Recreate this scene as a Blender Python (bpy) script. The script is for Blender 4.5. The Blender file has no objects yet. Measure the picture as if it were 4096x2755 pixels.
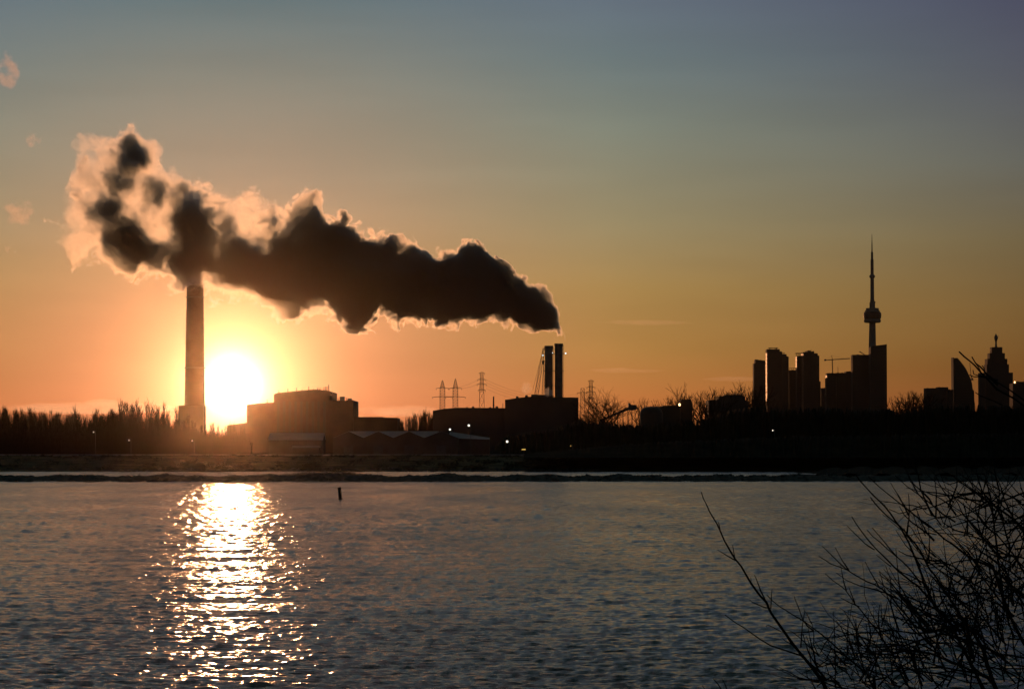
import bpy, bmesh, math, random
import numpy as np
from mathutils import Vector, Matrix
R = math.radians
random.seed(7)
rng = np.random.default_rng(7)
sc = bpy.context.scene
C = sc.collection

# ------------------------------------------------------------------ camera
F = 10540.0                      # focal length in photo pixels (photo 4096 x 2755)
CAMZ = 10.0
HOR = 1800.0                     # photo row of the horizon
PITCH = math.atan((HOR - 1377.5) / F)
cam = bpy.data.cameras.new("camera"); cam.sensor_width = 36; cam.lens = F / 4096 * 36
cam.clip_start = 0.5; cam.clip_end = 40000
camo = bpy.data.objects.new("camera", cam); C.objects.link(camo)
camo.location = (0, 0, CAMZ); camo.rotation_euler = (R(90) + PITCH, 0, 0)
sc.camera = camo
cam.dof.use_dof = False

def at(x, y, D):
    """world point on the plane Y = D seen at photo pixel (x, y)"""
    u = (x - 2048.0) / F; v = -(y - 1377.5) / F
    cy = math.cos(PITCH) - math.sin(PITCH) * v
    cz = math.sin(PITCH) + math.cos(PITCH) * v
    return Vector((u / cy * D, D, CAMZ + cz / cy * D))

# ------------------------------------------------------------------ light and sky
SUN_AZ = (925 - 2048) / F        # tangent of azimuth from +Y
SUN_EL = math.radians((HOR - 1546) / F * 57.2958)
sdir = Vector((math.sin(math.atan(SUN_AZ)) * math.cos(SUN_EL), math.cos(math.atan(SUN_AZ)) * math.cos(SUN_EL), math.sin(SUN_EL)))
sl = bpy.data.lights.new("sun", 'SUN'); sl.energy = 0.42; sl.angle = R(0.53); sl.color = (1.0, 0.42, 0.17)
so = bpy.data.objects.new("sun", sl); C.objects.link(so)
so.rotation_euler = (-sdir).to_track_quat('-Z', 'Y').to_euler()

sc.view_settings.view_transform = 'Standard'; sc.view_settings.look = 'None'
sc.view_settings.exposure = 0; sc.view_settings.gamma = 1; sc.view_settings.use_curve_mapping = False

def lin(c):
    return tuple((v / 255 / 12.92 if v / 255 <= 0.04045 else ((v / 255 + 0.055) / 1.055) ** 2.4) for v in c)

class NT:
    """tiny helper to write node trees as expressions"""
    def __init__(s, tree): s.t = tree
    def new(s, ty, **kw):
        n = s.t.nodes.new(ty)
        for k, v in kw.items(): setattr(n, k, v)
        return n
    def put(s, sock, v):
        if hasattr(v, 'links') or isinstance(v, bpy.types.NodeSocket): s.t.links.new(v, sock)
        else: sock.default_value = v
    def m(s, op, a, b=None, c=None, clamp=False):
        n = s.new('ShaderNodeMath', operation=op); n.use_clamp = clamp
        s.put(n.inputs[0], a)
        if b is not None: s.put(n.inputs[1], b)
        if c is not None: s.put(n.inputs[2], c)
        return n.outputs[0]
    def v(s, op, a, b=None, out=0):
        n = s.new('ShaderNodeVectorMath', operation=op)
        s.put(n.inputs[0], a)
        if b is not None:
            s.put(n.inputs[3] if op == 'SCALE' else n.inputs[1], b)
        return n.outputs[out]
    def rng(s, x, a, b, c=0.0, d=1.0, it='SMOOTHSTEP'):
        n = s.new('ShaderNodeMapRange'); n.interpolation_type = it
        s.put(n.inputs[0], x)
        for i, q in zip((1, 2, 3, 4), (a, b, c, d)): s.put(n.inputs[i], q)
        return n.outputs[0]
    def ramp(s, x, stops, it='EASE'):
        n = s.new('ShaderNodeValToRGB'); cr = n.color_ramp; cr.interpolation = it
        while len(cr.elements) > 1: cr.elements.remove(cr.elements[0])
        cr.elements[0].position = stops[0][0]; cr.elements[0].color = (*stops[0][1], 1)
        for p, c in stops[1:]:
            e = cr.elements.new(p); e.color = (*c, 1)
        s.put(n.inputs[0], x); return n.outputs[0]
    def mix(s, f, a, b, bt='MIX'):
        n = s.new('ShaderNodeMix', data_type='RGBA', blend_type=bt); n.clamp_factor = True
        s.put(n.inputs[0], f); s.put(n.inputs[6], a); s.put(n.inputs[7], b); return n.outputs[2]
    def noise(s, vec, scale, detail=3, rough=0.5, ty='FBM', out=0, dist=0.0):
        n = s.new('ShaderNodeTexNoise'); n.noise_dimensions = '3D'
        n.noise_type = ty
        n.inputs['Scale'].default_value = scale; n.inputs['Detail'].default_value = detail
        n.inputs['Roughness'].default_value = rough; n.inputs['Distortion'].default_value = dist
        s.put(n.inputs['Vector'], vec); return n.outputs[out]
    def curve(s, x, pts):
        n = s.new('ShaderNodeFloatCurve'); cv = n.mapping.curves[0]
        cv.points[0].location = pts[0]; cv.points[1].location = pts[-1]
        for p in pts[1:-1]: cv.points.new(*p)
        for p in cv.points: p.handle_type = 'AUTO_CLAMPED'
        n.mapping.update(); s.put(n.inputs['Value'], x); return n.outputs[0]

world = bpy.data.worlds.new("World"); sc.world = world; world.use_nodes = True
wt = world.node_tree; wt.nodes.clear(); W = NT(wt)
tc = W.new('ShaderNodeTexCoord').outputs['Generated']
sep = W.new('ShaderNodeSeparateXYZ'); W.put(sep.inputs[0], tc)
el = W.m('MULTIPLY', W.m('ARCSINE', sep.outputs[2]), 57.2958)
elp = W.m('MAXIMUM', el, 0.0)
t = W.m('SQRT', W.m('DIVIDE', elp, 90.0))
hv = W.new('ShaderNodeCombineXYZ'); W.put(hv.inputs[0], sep.outputs[0]); W.put(hv.inputs[1], sep.outputs[1])
hn = W.v('NORMALIZE', hv.outputs[0])
sh = Vector((sdir.x, sdir.y, 0)).normalized()
az = W.m('MULTIPLY', W.m('ARCCOSINE', W.m('MINIMUM', W.v('DOT_PRODUCT', hn, tuple(sh), out=1), 1.0)), 57.2958)
def P(e): return math.sqrt(e / 90)
near = W.ramp(t, [(0, lin((206,116,72))), (P(1.2), lin((206,126,84))), (P(2.6), lin((196,133,94))), (P(4), lin((176,138,100))),
                  (P(6), lin((152,138,118))), (P(8), lin((122,128,120))), (P(10), lin((78,110,120))), (P(20), lin((134,118,120))), (P(45), lin((98,98,104))), (1, lin((28,42,46)))], 'LINEAR')
mid = W.ramp(t, [(0, lin((190,104,56))), (P(1.0), lin((188,112,58))), (P(2.2), lin((167,123,66))), (P(3.5), lin((155,127,76))), (P(5), lin((138,132,102))),
                 (P(7), lin((114,128,118))), (P(8.5), lin((92,116,122))), (P(10), lin((86,106,124))), (P(20), lin((82,98,102))), (P(45), lin((52,72,74))), (1, lin((28,42,46)))], 'LINEAR')
far = W.ramp(t, [(0, lin((106,56,34))), (P(0.9), lin((108,64,34))), (P(1.8), lin((102,69,33))), (P(3), lin((106,82,47))), (P(4.5), lin((100,90,65))),
                 (P(6.2), lin((86,91,88))), (P(8), lin((74,80,94))), (P(10), lin((62,67,93))), (P(20), lin((50,70,76))), (P(45), lin((34,54,58))), (1, lin((28,42,46)))], 'LINEAR')
back = W.ramp(t, [(0, lin((38,42,48))), (P(8), lin((36,46,52))), (P(20), lin((34,48,56))), (1, lin((28,42,46)))], 'LINEAR')
c = W.mix(W.rng(az, 0.5, 9.5), near, mid)
c = W.mix(W.rng(az, 8.0, 18.0, it='LINEAR'), c, far)
c = W.mix(W.rng(az, 18.0, 80.0, it='LINEAR'), c, back)
# faint broad unevenness of the high haze
nz = W.noise(W.v('MULTIPLY', tc, (3, 3, 22)), 3.0, 3, 0.5)
c = W.v('SCALE', c, W.rng(nz, 0.3, 0.7, 0.965, 1.035))
# aureole around the sun seen through the dusty air
th = W.m('MULTIPLY', W.m('ARCCOSINE', W.m('MINIMUM', W.v('DOT_PRODUCT', tc, tuple(sdir), out=1), 1.0)), 57.2958)
def lobe(k, pw, col):
    e = W.m('EXPONENT', W.m('MULTIPLY', W.m('POWER', W.m('DIVIDE', th, k), pw), -1.0))
    return W.v('SCALE', col, e)
a1 = lobe(0.34, 1.7, (9.0, 8.0, 6.5))
a2 = lobe(0.80, 1.5, (0.9, 0.60, 0.42))
a3 = lobe(2.2, 1.3, (0.16, 0.06, 0.06))
tot = W.v('ADD', W.v('ADD', c, a1), W.v('ADD', a2, a3))
bg = W.new('ShaderNodeBackground'); W.put(bg.inputs[0], tot); bg.inputs[1].default_value = 1.0
sky = W.new('ShaderNodeTexSky', sky_type='NISHITA'); sky.sun_disc = False
sky.sun_elevation = SUN_EL; sky.sun_rotation = math.atan(SUN_AZ); sky.dust_density = 3.0; sky.air_density = 1.0
bg2 = W.new('ShaderNodeBackground'); W.put(bg2.inputs[0], sky.outputs[0]); bg2.inputs[1].default_value = 0.004
ad = W.new('ShaderNodeAddShader'); W.put(ad.inputs[0], bg.outputs[0]); W.put(ad.inputs[1], bg2.outputs[0])
wo = W.new('ShaderNodeOutputWorld'); W.put(wo.inputs[0], ad.outputs[0])
world.cycles.sampling_method = 'AUTOMATIC'

cy = sc.cycles
cy.max_bounces = 6; cy.diffuse_bounces = 2; cy.glossy_bounces = 3; cy.volume_bounces = 1; cy.transparent_max_bounces = 16
cy.sample_clamp_indirect = 4.0; cy.use_denoising = True
cy.volume_max_steps = 512; cy.volume_step_rate = 1.0

# ------------------------------------------------------------------ materials
def mat(name, col, rough=0.8, var=0.25, scale=0.15, metal=0.0, spec=0.3, bump=0.0):
    m = bpy.data.materials.new(name); m.use_nodes = True
    N = NT(m.node_tree); b = m.node_tree.nodes['Principled BSDF']
    g = N.new('ShaderNodeNewGeometry').outputs['Position']
    n = N.noise(g, scale, 4, 0.6)
    f = N.rng(n, 0.3, 0.7, 1 - var, 1 + var)
    N.put(b.inputs['Base Color'], N.v('SCALE', tuple(col), f))
    b.inputs['Roughness'].default_value = rough; b.inputs['Metallic'].default_value = metal
    b.inputs['Specular IOR Level'].default_value = spec
    if bump:
        bn = N.new('ShaderNodeBump'); bn.inputs['Strength'].default_value = 0.6; bn.inputs['Distance'].default_value = bump
        N.put(bn.inputs['Height'], n); N.put(b.inputs['Normal'], bn.outputs[0])
    return m
def emis(name, col, s):
    m = bpy.data.materials.new(name); m.use_nodes = True
    N = NT(m.node_tree); b = m.node_tree.nodes['Principled BSDF']
    b.inputs['Base Color'].default_value = (*col, 1)
    b.inputs['Emission Color'].default_value = (*col, 1); b.inputs['Emission Strength'].default_value = s
    return m
M = dict(
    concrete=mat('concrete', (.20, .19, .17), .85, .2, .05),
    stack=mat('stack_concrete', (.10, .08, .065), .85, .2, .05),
    steel=mat('painted_steel', (.10, .10, .10), .6, .2, .3),
    galv=mat('galvanised_steel', (.09, .08, .075), .5, .2, .5, .5),
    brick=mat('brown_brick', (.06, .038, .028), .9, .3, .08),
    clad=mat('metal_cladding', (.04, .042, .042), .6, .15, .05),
    roof=mat('pale_metal_roof', (.26, .26, .25), .5, .12, .1),
    shed=mat('shed_wall', (.10, .085, .075), .85, .2, .1),
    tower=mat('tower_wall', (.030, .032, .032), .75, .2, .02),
    slab=mat('balcony_slab', (.05, .045, .04), .9, .2, .05),
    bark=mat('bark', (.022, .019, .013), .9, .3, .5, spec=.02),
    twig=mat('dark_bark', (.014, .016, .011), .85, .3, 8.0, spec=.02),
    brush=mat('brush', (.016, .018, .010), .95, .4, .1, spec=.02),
    grass=mat('grass_bank', (.085, .080, .040), .95, .45, .06, bump=.3, spec=.02),
    soil=mat('soil', (.05, .042, .03), .95, .3, .02, spec=.02),
    rock=mat('boulder_rock', (.10, .098, .082), .9, .4, .6, spec=.02),
    asphalt=mat('asphalt', (.05, .05, .05), .8, .2, .2),
    lampw=emis('lamp_white', (1.0, .95, .78), 1.7),
    lampb=emis('lamp_blue_white', (.80, .95, 1.0), 1.7),
    lampy=emis('lamp_amber', (1.0, .62, .12), 3.0),
    buoy=mat('buoy_paint', (.05, .03, .02), .7, .3, 3.0),
)
def glassmat():
    m = bpy.data.materials.new('facade_glass'); m.use_nodes = True
    b = m.node_tree.nodes['Principled BSDF']
    b.inputs['Base Color'].default_value = (.02, .02, .02, 1); b.inputs['Roughness'].default_value = .46
    b.inputs['IOR'].default_value = 1.5
    return m
M['glass'] = glassmat()

# ------------------------------------------------------------------ mesh helpers
class MB:
    def __init__(s): s.v = []; s.f = []
    def add(s, vs, fs):
        o = len(s.v); s.v += [tuple(q) for q in vs]; s.f += [tuple(i + o for i in f) for f in fs]
    def box(s, x0, x1, y0, y1, z0, z1):
        s.add([(x0,y0,z0),(x1,y0,z0),(x1,y1,z0),(x0,y1,z0),(x0,y0,z1),(x1,y0,z1),(x1,y1,z1),(x0,y1,z1)],
              [(0,3,2,1),(4,5,6,7),(0,1,5,4),(1,2,6,5),(2,3,7,6),(3,0,4,7)])
    def bar(s, a, b, r0, r1=None, n=4, cap=True):
        a = Vector(a); b = Vector(b); r1 = r0 if r1 is None else r1
        d = (b - a)
        if d.length < 1e-6: return
        d.normalize(); u = d.orthogonal().normalized(); w = d.cross(u)
        vs = []
        for p, r in ((a, r0), (b, r1)):
            for k in range(n):
                t_ = 2 * math.pi * k / n + .4
                vs.append(p + u * (r * math.cos(t_)) + w * (r * math.sin(t_)))
        fs = [(k, (k + 1) % n, n + (k + 1) % n, n + k) for k in range(n)]
        if cap: fs += [tuple(range(n - 1, -1, -1)), tuple(range(n, 2 * n))]
        s.add(vs, fs)
    def tube(s, pts, rad, n=5):
        o = len(s.v); pts = [Vector(p) for p in pts]
        for i, p in enumerate(pts):
            d = (pts[min(i + 1, len(pts) - 1)] - pts[max(i - 1, 0)]).normalized()
            u = Vector((0.02, 1, 0.03)); u = (u - d * u.dot(d)).normalized(); w = d.cross(u)
            for k in range(n):
                t_ = 2 * math.pi * k / n
                s.v.append(tuple(p + u * (rad[i] * math.cos(t_)) + w * (rad[i] * math.sin(t_))))
        for i in range(len(pts) - 1):
            for k in range(n):
                s.f.append((o + i*n + k, o + i*n + (k+1) % n, o + (i+1)*n + (k+1) % n, o + (i+1)*n + k))
        s.f.append(tuple(o + k for k in range(n - 1, -1, -1))); s.f.append(tuple(o + (len(pts)-1)*n + k for k in range(n)))
    def lathe(s, prof, cx, cy, n=24):
        """prof: list of (radius, z)"""
        o = len(s.v)
        for r, z in prof:
            for k in range(n):
                t_ = 2 * math.pi * k / n
                s.v.append((cx + r * math.cos(t_), cy + r * math.sin(t_), z))
        for i in range(len(prof) - 1):
            for k in range(n):
                s.f.append((o + i*n + k, o + i*n + (k+1) % n, o + (i+1)*n + (k+1) % n, o + (i+1)*n + k))
        s.f.append(tuple(o + k for k in range(n - 1, -1, -1))); s.f.append(tuple(o + (len(prof)-1)*n + k for k in range(n)))
    def prism(s, poly, y0, y1):
        """poly: list of (x, z) extruded from y0 to y1"""
        n = len(poly)
        s.add([(x, y0, z) for x, z in poly] + [(x, y1, z) for x, z in poly],
              [tuple(range(n)), tuple(range(2*n - 1, n - 1, -1))] + [((k+1) % n, k, n + k, n + (k+1) % n) for k in range(n)])
    def build(s, name, m, parent=None, kind=None, smooth=False, origin=None):
        me = bpy.data.meshes.new(name); 
        vs = s.v
        if origin is not None:
            ox, oy, oz = origin; vs = [(a - ox, b - oy, c_ - oz) for a, b, c_ in vs]
        me.from_pydata(vs, [], s.f); me.materials.append(m)
        if smooth: me.polygons.foreach_set('use_smooth', [True] * len(me.polygons))
        bm = bmesh.new(); bm.from_mesh(me); bmesh.ops.recalc_face_normals(bm, faces=bm.faces) if len(me.polygons) < 60000 else None
        bm.to_mesh(me); bm.free()
        o = bpy.data.objects.new(name, me); C.objects.link(o)
        if origin is not None: o.location = origin
        if parent: o.parent = parent
        if kind: o['kind'] = kind
        return o
def tag(o, label=None, cat=None, group=None, kind=None):
    if label: o['label'] = label
    if cat: o['category'] = cat
    if group: o['group'] = group
    if kind: o['kind'] = kind
    return o
def thing(name, label, cat, group=None, loc=(0, 0, 0)):
    o = bpy.data.objects.new(name, None); C.objects.link(o); o.location = loc
    return tag(o, label, cat, group)
class Thing:
    """a thing whose parts are given in world coordinates; its Empty stands at its base"""
    def __init__(s, name, label, cat, loc, group=None):
        s.loc = tuple(loc); s.o = thing(name, label, cat, group, loc)
    def part(s, name, mb, m, kind=None, smooth=False, parent=None, label=None):
        o = mb.build(name, m, None, kind, smooth, s.loc); o.location = (0, 0, 0)
        o.parent = parent or s.o
        if label: o['label'] = label
        return o

GZ = 7.0                          # level of the made ground across the water

# ------------------------------------------------------------------ water
def make_water():
    D0, D1 = 62.0, 1330.0
    nr = 700; nc = 1150
    inv = np.linspace(1 / D0, 1 / D1, nr); D = 1 / inv
    az_ = np.linspace(-0.262, 0.262, nc)
    DD, AA = np.meshgrid(D, np.tan(az_), indexing='ij')
    X = DD * AA; Y = DD.copy()
    rows = np.gradient(D); Z = np.zeros_like(X)
    cols = D * (0.524 / nc)
    for k in range(84):
        lam = 0.42 * (10 ** (k / 63.0)) if k < 64 else 4.5 + (k - 64) * .8
        ang = rng.normal(0.12, 0.50)
        kx, ky = math.sin(ang) * 2 * math.pi / lam, math.cos(ang) * 2 * math.pi / lam
        slope = 0.052 if lam < 1.6 else (0.012 if lam < 4.3 else 0.005)
        amp = slope * lam / (2 * math.pi)
        ly = lam / max(abs(math.cos(ang)), .15)
        w = np.clip((ly / rows - 1.2) / 1.0, 0, 1)
        ph = rng.uniform(0, 6.28)
        arg = kx * X + ky * Y + ph + 0.9 * np.sin(0.05 * X + 0.021 * Y + k)
        Z += amp * w[:, None] * (np.sin(arg) + 0.22 * np.cos(2 * arg))
    # short-crested chop: each row of wavelets a little random, about the size of the rows themselves
    def rowfield(step, seed):
        g = np.random.default_rng(seed); n_ = nc // step + 2
        k_ = g.normal(0, 1, (nr, n_)); xi = (np.arange(nc)[None, :] + g.uniform(0, step, (nr, 1))) / step
        i0 = np.clip(xi.astype(int), 0, n_ - 2); f = xi - i0; f = f * f * (3 - 2 * f); r_ = np.arange(nr)[:, None]
        return k_[r_, i0] * (1 - f) + k_[r_, i0 + 1] * f
    Z += rowfield(5, 5) * np.clip(rows * .024, .003, .068)[:, None] + rowfield(13, 6) * np.clip(rows * .018, .004, .05)[:, None]
    verts = np.stack([X, Y, Z], -1).reshape(-1, 3).astype(np.float32)
    i = np.arange(nr - 1)[:, None] * nc + np.arange(nc - 1)[None, :]
    fc = np.stack([i, i + 1, i + nc + 1, i + nc], -1).reshape(-1, 4)
    me = bpy.data.meshes.new('water'); me.vertices.add(len(verts)); me.vertices.foreach_set('co', verts.ravel())
    me.loops.add(fc.size); me.loops.foreach_set('vertex_index', fc.ravel().astype(np.int32))
    me.polygons.add(len(fc)); me.polygons.foreach_set('loop_start', np.arange(0, fc.size, 4, dtype=np.int32))
    me.polygons.foreach_set('use_smooth', np.ones(len(fc), dtype=bool))
    me.update(calc_edges=True); return me
wm = bpy.data.materials.new('lake_water'); wm.use_nodes = True
N = NT(wm.node_tree); b = wm.node_tree.nodes['Principled BSDF']
b.inputs['Base Color'].default_value = (.005, .017, .017, 1); b.inputs['IOR'].default_value = 1.333
b.inputs['Roughness'].default_value = .28
pos = N.new('ShaderNodeNewGeometry').outputs['Position']
pa = N.v('MULTIPLY', pos, (0.42, 1.0, 0.0))
n1 = N.noise(pa, 2.6, 4, 0.62)                        # ripples
n2 = N.noise(N.v('MULTIPLY', pos, (0.40, 0.70, 0.0)), 0.45, 3, 0.55)   # larger wavelets
n3 = N.noise(N.v('MULTIPLY', pos, (1.0, 0.25, 0.0)), 0.05, 3, 0.5)    # gust patches
n4 = N.noise(N.v('MULTIPLY', pos, (1.0, 0.16, 0.0)), 0.9, 4, 0.7)     # cat's-paws
N.put(b.inputs['Roughness'], N.rng(N.m('MULTIPLY_ADD', n3, .5, N.m('MULTIPLY', n4, .5)), .36, .64, .08, .25, 'LINEAR'))
n5 = N.noise(N.v('MULTIPLY', pos, (.50, .085, 0.0)), 1.0, 3, 0.6)       # wave groups
h = N.m('MULTIPLY', n5, .5)
h = N.m('ADD', h, N.m('MULTIPLY', n1, N.rng(n3, .3, .7, .09, .20)), 0.0)
h = N.m('ADD', h, N.m('MULTIPLY', n2, 0.6))
bn = N.new('ShaderNodeBump'); bn.inputs['Strength'].default_value = 1.0; bn.inputs['Distance'].default_value = 1.0
N.put(bn.inputs['Height'], h); N.put(b.inputs['Normal'], bn.outputs[0])
lake = bpy.data.objects.new('water', make_water()); lake.data.materials.append(wm); C.objects.link(lake); lake['kind'] = 'structure'
mb = MB(); mb.add([(-5000,-40,-.45),(5000,-40,-.45),(5000,9000,-.45),(-5000,9000,-.45)], [(0,1,2,3)])
mb.build('lake_sheet', wm, kind='structure')

# ------------------------------------------------------------------ ground
def sheet(name, m, xs, prof, wob=0, seed=0, kind='structure', smooth=True):
    """ground sheet; prof = [(y, z)] with rows wobbling"""
    r = np.random.default_rng(seed); mb = MB(); n = len(xs)
    ph = r.uniform(0, 6.28, 8)
    for j, (y, z) in enumerate(prof):
        for x in xs:
            dy = wob * (math.sin(x * .011 + ph[0]) + .5 * math.sin(x * .037 + ph[1]) + .3 * math.sin(x * .09 + ph[2]))
            dz = 0 if z <= 0 else .25 * math.sin(x * .05 + y * .03 + ph[3]) * min(1, z / 6)
            mb.v.append((x, y + dy, z + dz))
    for j in range(len(prof) - 1):
        for i_ in range(n - 1):
            mb.f.append((j*n + i_, j*n + i_ + 1, (j+1)*n + i_ + 1, (j+1)*n + i_))
    return mb.build(name, m, kind=kind, smooth=smooth)
xs = np.concatenate([np.linspace(-5000, -620, 12), np.linspace(-600, 600, 240), np.linspace(620, 5000, 12)])
sheet('grass_bank', M['grass'], xs, [(1236, -1.2), (1242, .3), (1262, 1.6), (1310, 3.2), (1370, 4.6), (1430, 6.0), (1490, GZ - .05), (1500, GZ)], 4, 3)
sheet('ground', M['soil'], xs, [(1498, GZ - .3), (1520, GZ), (1800, GZ), (3000, GZ + 2), (5200, GZ + 10), (8900, GZ + 12)], 0, 4)
mb = MB(); mb.box(-700, 60, 1506, 1517, GZ - .4, GZ + .28); mb.build('road', M['asphalt'], kind='structure')
# near bluff on which the photographer and the shrubs stand
xb = np.linspace(-40, 40, 41)
sheet('bluff_ground', M['soil'], xb, [(-35, 8.4), (0, 8.4), (8, 8.2), (14, 8.0), (17, 7.4), (24, 4.0), (34, .2), (38, -1.2)], .5, 5)

# ------------------------------------------------------------------ rubble spit
def rocks(seeds, fn, nvar=5):
    mb = MB()
    r = random.Random(seeds)
    for (x, y, z, s) in fn(r):
        q = []; bm = bmesh.new(); 
        for k in range(9):
            a_ = r.uniform(0, 6.28); e = r.uniform(-.6, 1.2)
            q.append(Vector((x + s * math.cos(a_) * math.cos(e) * r.uniform(.7, 1.3), y + s * math.sin(a_) * math.cos(e), z + s * .7 * math.sin(e))))
        for p_ in q: bm.verts.new(p_)
        bm.verts.ensure_lookup_table()
        res = bmesh.ops.convex_hull(bm, input=bm.verts)
        bm.verts.index_update()
        vs = [v_.co.copy() for v_ in bm.verts]; fs = [tuple(v_.index for v_ in f_.verts) for f_ in bm.faces]
        bm.free(); mb.add(vs, fs)
    return mb
def spit_h(x):
    px = 2048 + x / 860 * F
    base = 1.75 if px < 3000 else 1.9
    b_ = .9 * math.exp(-((px - 1290) / 130) ** 2) + .35 * math.exp(-((px - 1800) / 70) ** 2)
    return base + b_ + .25 * math.sin(x * .21) + .18 * math.sin(x * .55 + 1)
mb = MB(); xs2 = np.linspace(-300, 420, 500)
rr = random.Random(4)
prof = [(0, -1), (1.5, .3), (6, .8), (12, 1.0), (20, .95), (28, .6), (33, -1)]
for (dy, k) in prof:
    for x in xs2:
        y0 = 846 + 4 * math.sin(x * .013) + 2 * math.sin(x * .05)
        mb.v.append((x, y0 + dy * (1 + .2 * math.sin(x * .03)), (-1 if k < 0 else k * spit_h(x) * rr.uniform(.82, 1.1) - (0.35 if k < .5 else 0))))
n_ = len(xs2)
for j in range(len(prof) - 1):
    for i_ in range(n_ - 1): mb.f.append((j*n_+i_, j*n_+i_+1, (j+1)*n_+i_+1, (j+1)*n_+i_))
mb.build('spit_ground', M['rock'], kind='structure', smooth=False)
def spit_rocks(r):
    for k in range(2600):
        x = r.uniform(-215, 330); y0 = 846 + 4 * math.sin(x * .013) + 2 * math.sin(x * .05)
        d = r.uniform(0, 26)
        yield (x, y0 + d, max(.1, spit_h(x) * (.15 + .85 * min(1, d / 9)) - .25), r.uniform(.25, .8) * (1.6 if r.random() < .05 else 1))
tag(rocks(3, spit_rocks).build('rubble', M['rock'], kind='stuff'), 'dark rubble and boulders along the low spit in the water', None)
# scrub on the spit
mb = MB(); r = random.Random(9)
for k in range(2200):
    c0 = r.choice([(-1, 0)] * 1 + [(0, 0)]); 
    px = r.gauss(1290, 110) if r.random() < .45 else r.uniform(0, 3400)
    x = (px - 2048) / F * 860; y = 846 + r.uniform(6, 24); z = spit_h(x) * .8
    hgt = r.uniform(.3, .9) * (1.5 if abs(px - 1290) < 160 else 1)
    mb.bar((x, y, z), (x + r.gauss(0, .3), y + r.gauss(0, .3), z + hgt), .07, .02, 3, False)
tag(mb.build('scrub', M['brush'], kind='stuff'), 'low scrub growing on the rubble spit', None)
# ------------------------------------------------------------------ buoy
p0 = at(1361.5, 1996, 540); p1 = at(1357.5, 1950, 540)
T = Thing('spar_buoy', 'dark spar buoy leaning in the open water in front of the spit', 'buoy', (p0.x, p0.y, 0))
ax = (p1 - p0).normalized()
mb = MB(); mb.tube([p0 - ax * 1.2, p0, p0 + ax * 1.5, p1], [.36, .36, .34, .34], 14); T.part('float_tube', mb, M['buoy'], smooth=True)
mb = MB(); mb.tube([p1 - ax * .28, p1 + ax * .10], [.40, .40], 14); T.part('cap', mb, M['buoy'])
mb = MB(); mb.tube([p0 - ax * .1, p0 + ax * .22], [.52, .46], 14); T.part('collar', mb, M['buoy'])

# ------------------------------------------------------------------ great chimney
DS = 2240.0
pt = at(783, 850, DS); pb = at(777, 1815, DS); k = DS / F
cx = at(778, 1700, DS).x
T = Thing('tall_smokestack', 'tallest tapering concrete chimney, its top lost in the smoke, left of the sun', 'chimney', (cx, DS, GZ))
mb = MB(); H = pt.z
prof = []
for i_ in range(15):
    f_ = i_ / 14; z = GZ + (H - GZ) * f_
    ypx = HOR - (z - CAMZ) / DS * F
    rad = (40.5 - (ypx < 1650) * 0 - (1650 - ypx) * (40.5 - 33.5) / (1650 - 1165)) * k if ypx < 1650 else 41 * k
    prof.append((max(rad, 27 * k), z))
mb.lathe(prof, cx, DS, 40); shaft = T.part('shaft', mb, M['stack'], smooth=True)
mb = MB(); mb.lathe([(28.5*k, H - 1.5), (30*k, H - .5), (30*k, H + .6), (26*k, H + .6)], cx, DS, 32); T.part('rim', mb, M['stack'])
mb = MB(); z1 = at(0, 1622, DS).z; mb.box(at(728, 0, DS).x, at(826, 0, DS).x, DS - 9.5, DS + 9.5, GZ - 1, z1); T.part('plinth', mb, M['concrete'])
for zz in (80, 140, 190):
    mb = MB(); rr_ = np.interp(zz, [q[1] for q in prof], [q[0] for q in prof]); mb.lathe([(rr_ + .02, zz - .5), (rr_ + .9, zz - .4), (rr_ + .9, zz + .2), (rr_ + .02, zz + .3)], cx, DS, 32)
    T.part('walkway_ring', mb, M['steel'])

# ------------------------------------------------------------------ block helper
def zt(y, D): return at(0, y, D).z
def xt(x, D): return at(x, HOR, D).x
def poly_px(pts, D): return [(xt(x, D), zt(y, D)) for x, y in pts]

# old generating station beside the sun
D = 2200.0
T = Thing('generating_station', 'huge bulky power station with a long bowed roof, right beside the sun', 'power station', (xt(1250, D), D, GZ))
gb = GZ - .5
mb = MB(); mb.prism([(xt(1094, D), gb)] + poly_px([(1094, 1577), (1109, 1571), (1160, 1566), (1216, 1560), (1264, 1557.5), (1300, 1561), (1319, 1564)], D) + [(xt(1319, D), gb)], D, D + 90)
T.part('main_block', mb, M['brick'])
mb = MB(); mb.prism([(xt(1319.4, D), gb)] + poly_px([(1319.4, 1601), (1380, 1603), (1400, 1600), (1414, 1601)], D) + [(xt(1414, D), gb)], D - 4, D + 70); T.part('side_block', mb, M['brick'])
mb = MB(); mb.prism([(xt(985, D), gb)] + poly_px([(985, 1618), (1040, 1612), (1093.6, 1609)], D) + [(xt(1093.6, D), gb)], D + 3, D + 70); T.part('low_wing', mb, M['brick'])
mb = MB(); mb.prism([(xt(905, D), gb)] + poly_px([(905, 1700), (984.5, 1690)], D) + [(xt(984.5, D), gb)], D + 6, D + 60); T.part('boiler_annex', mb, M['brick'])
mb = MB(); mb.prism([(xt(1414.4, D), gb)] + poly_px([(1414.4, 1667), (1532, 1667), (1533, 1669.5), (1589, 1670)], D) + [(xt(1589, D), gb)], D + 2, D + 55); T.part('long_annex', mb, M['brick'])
for x0, x1, y0 in ((1356, 1376, 1585), (1389, 1405, 1592)):
    mb = MB(); mb.box(xt(x0, D), xt(x1, D), D + 5, D + 12, zt(1603, D), zt(y0, D)); T.part('roof_vent', mb, M['steel'])
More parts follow.
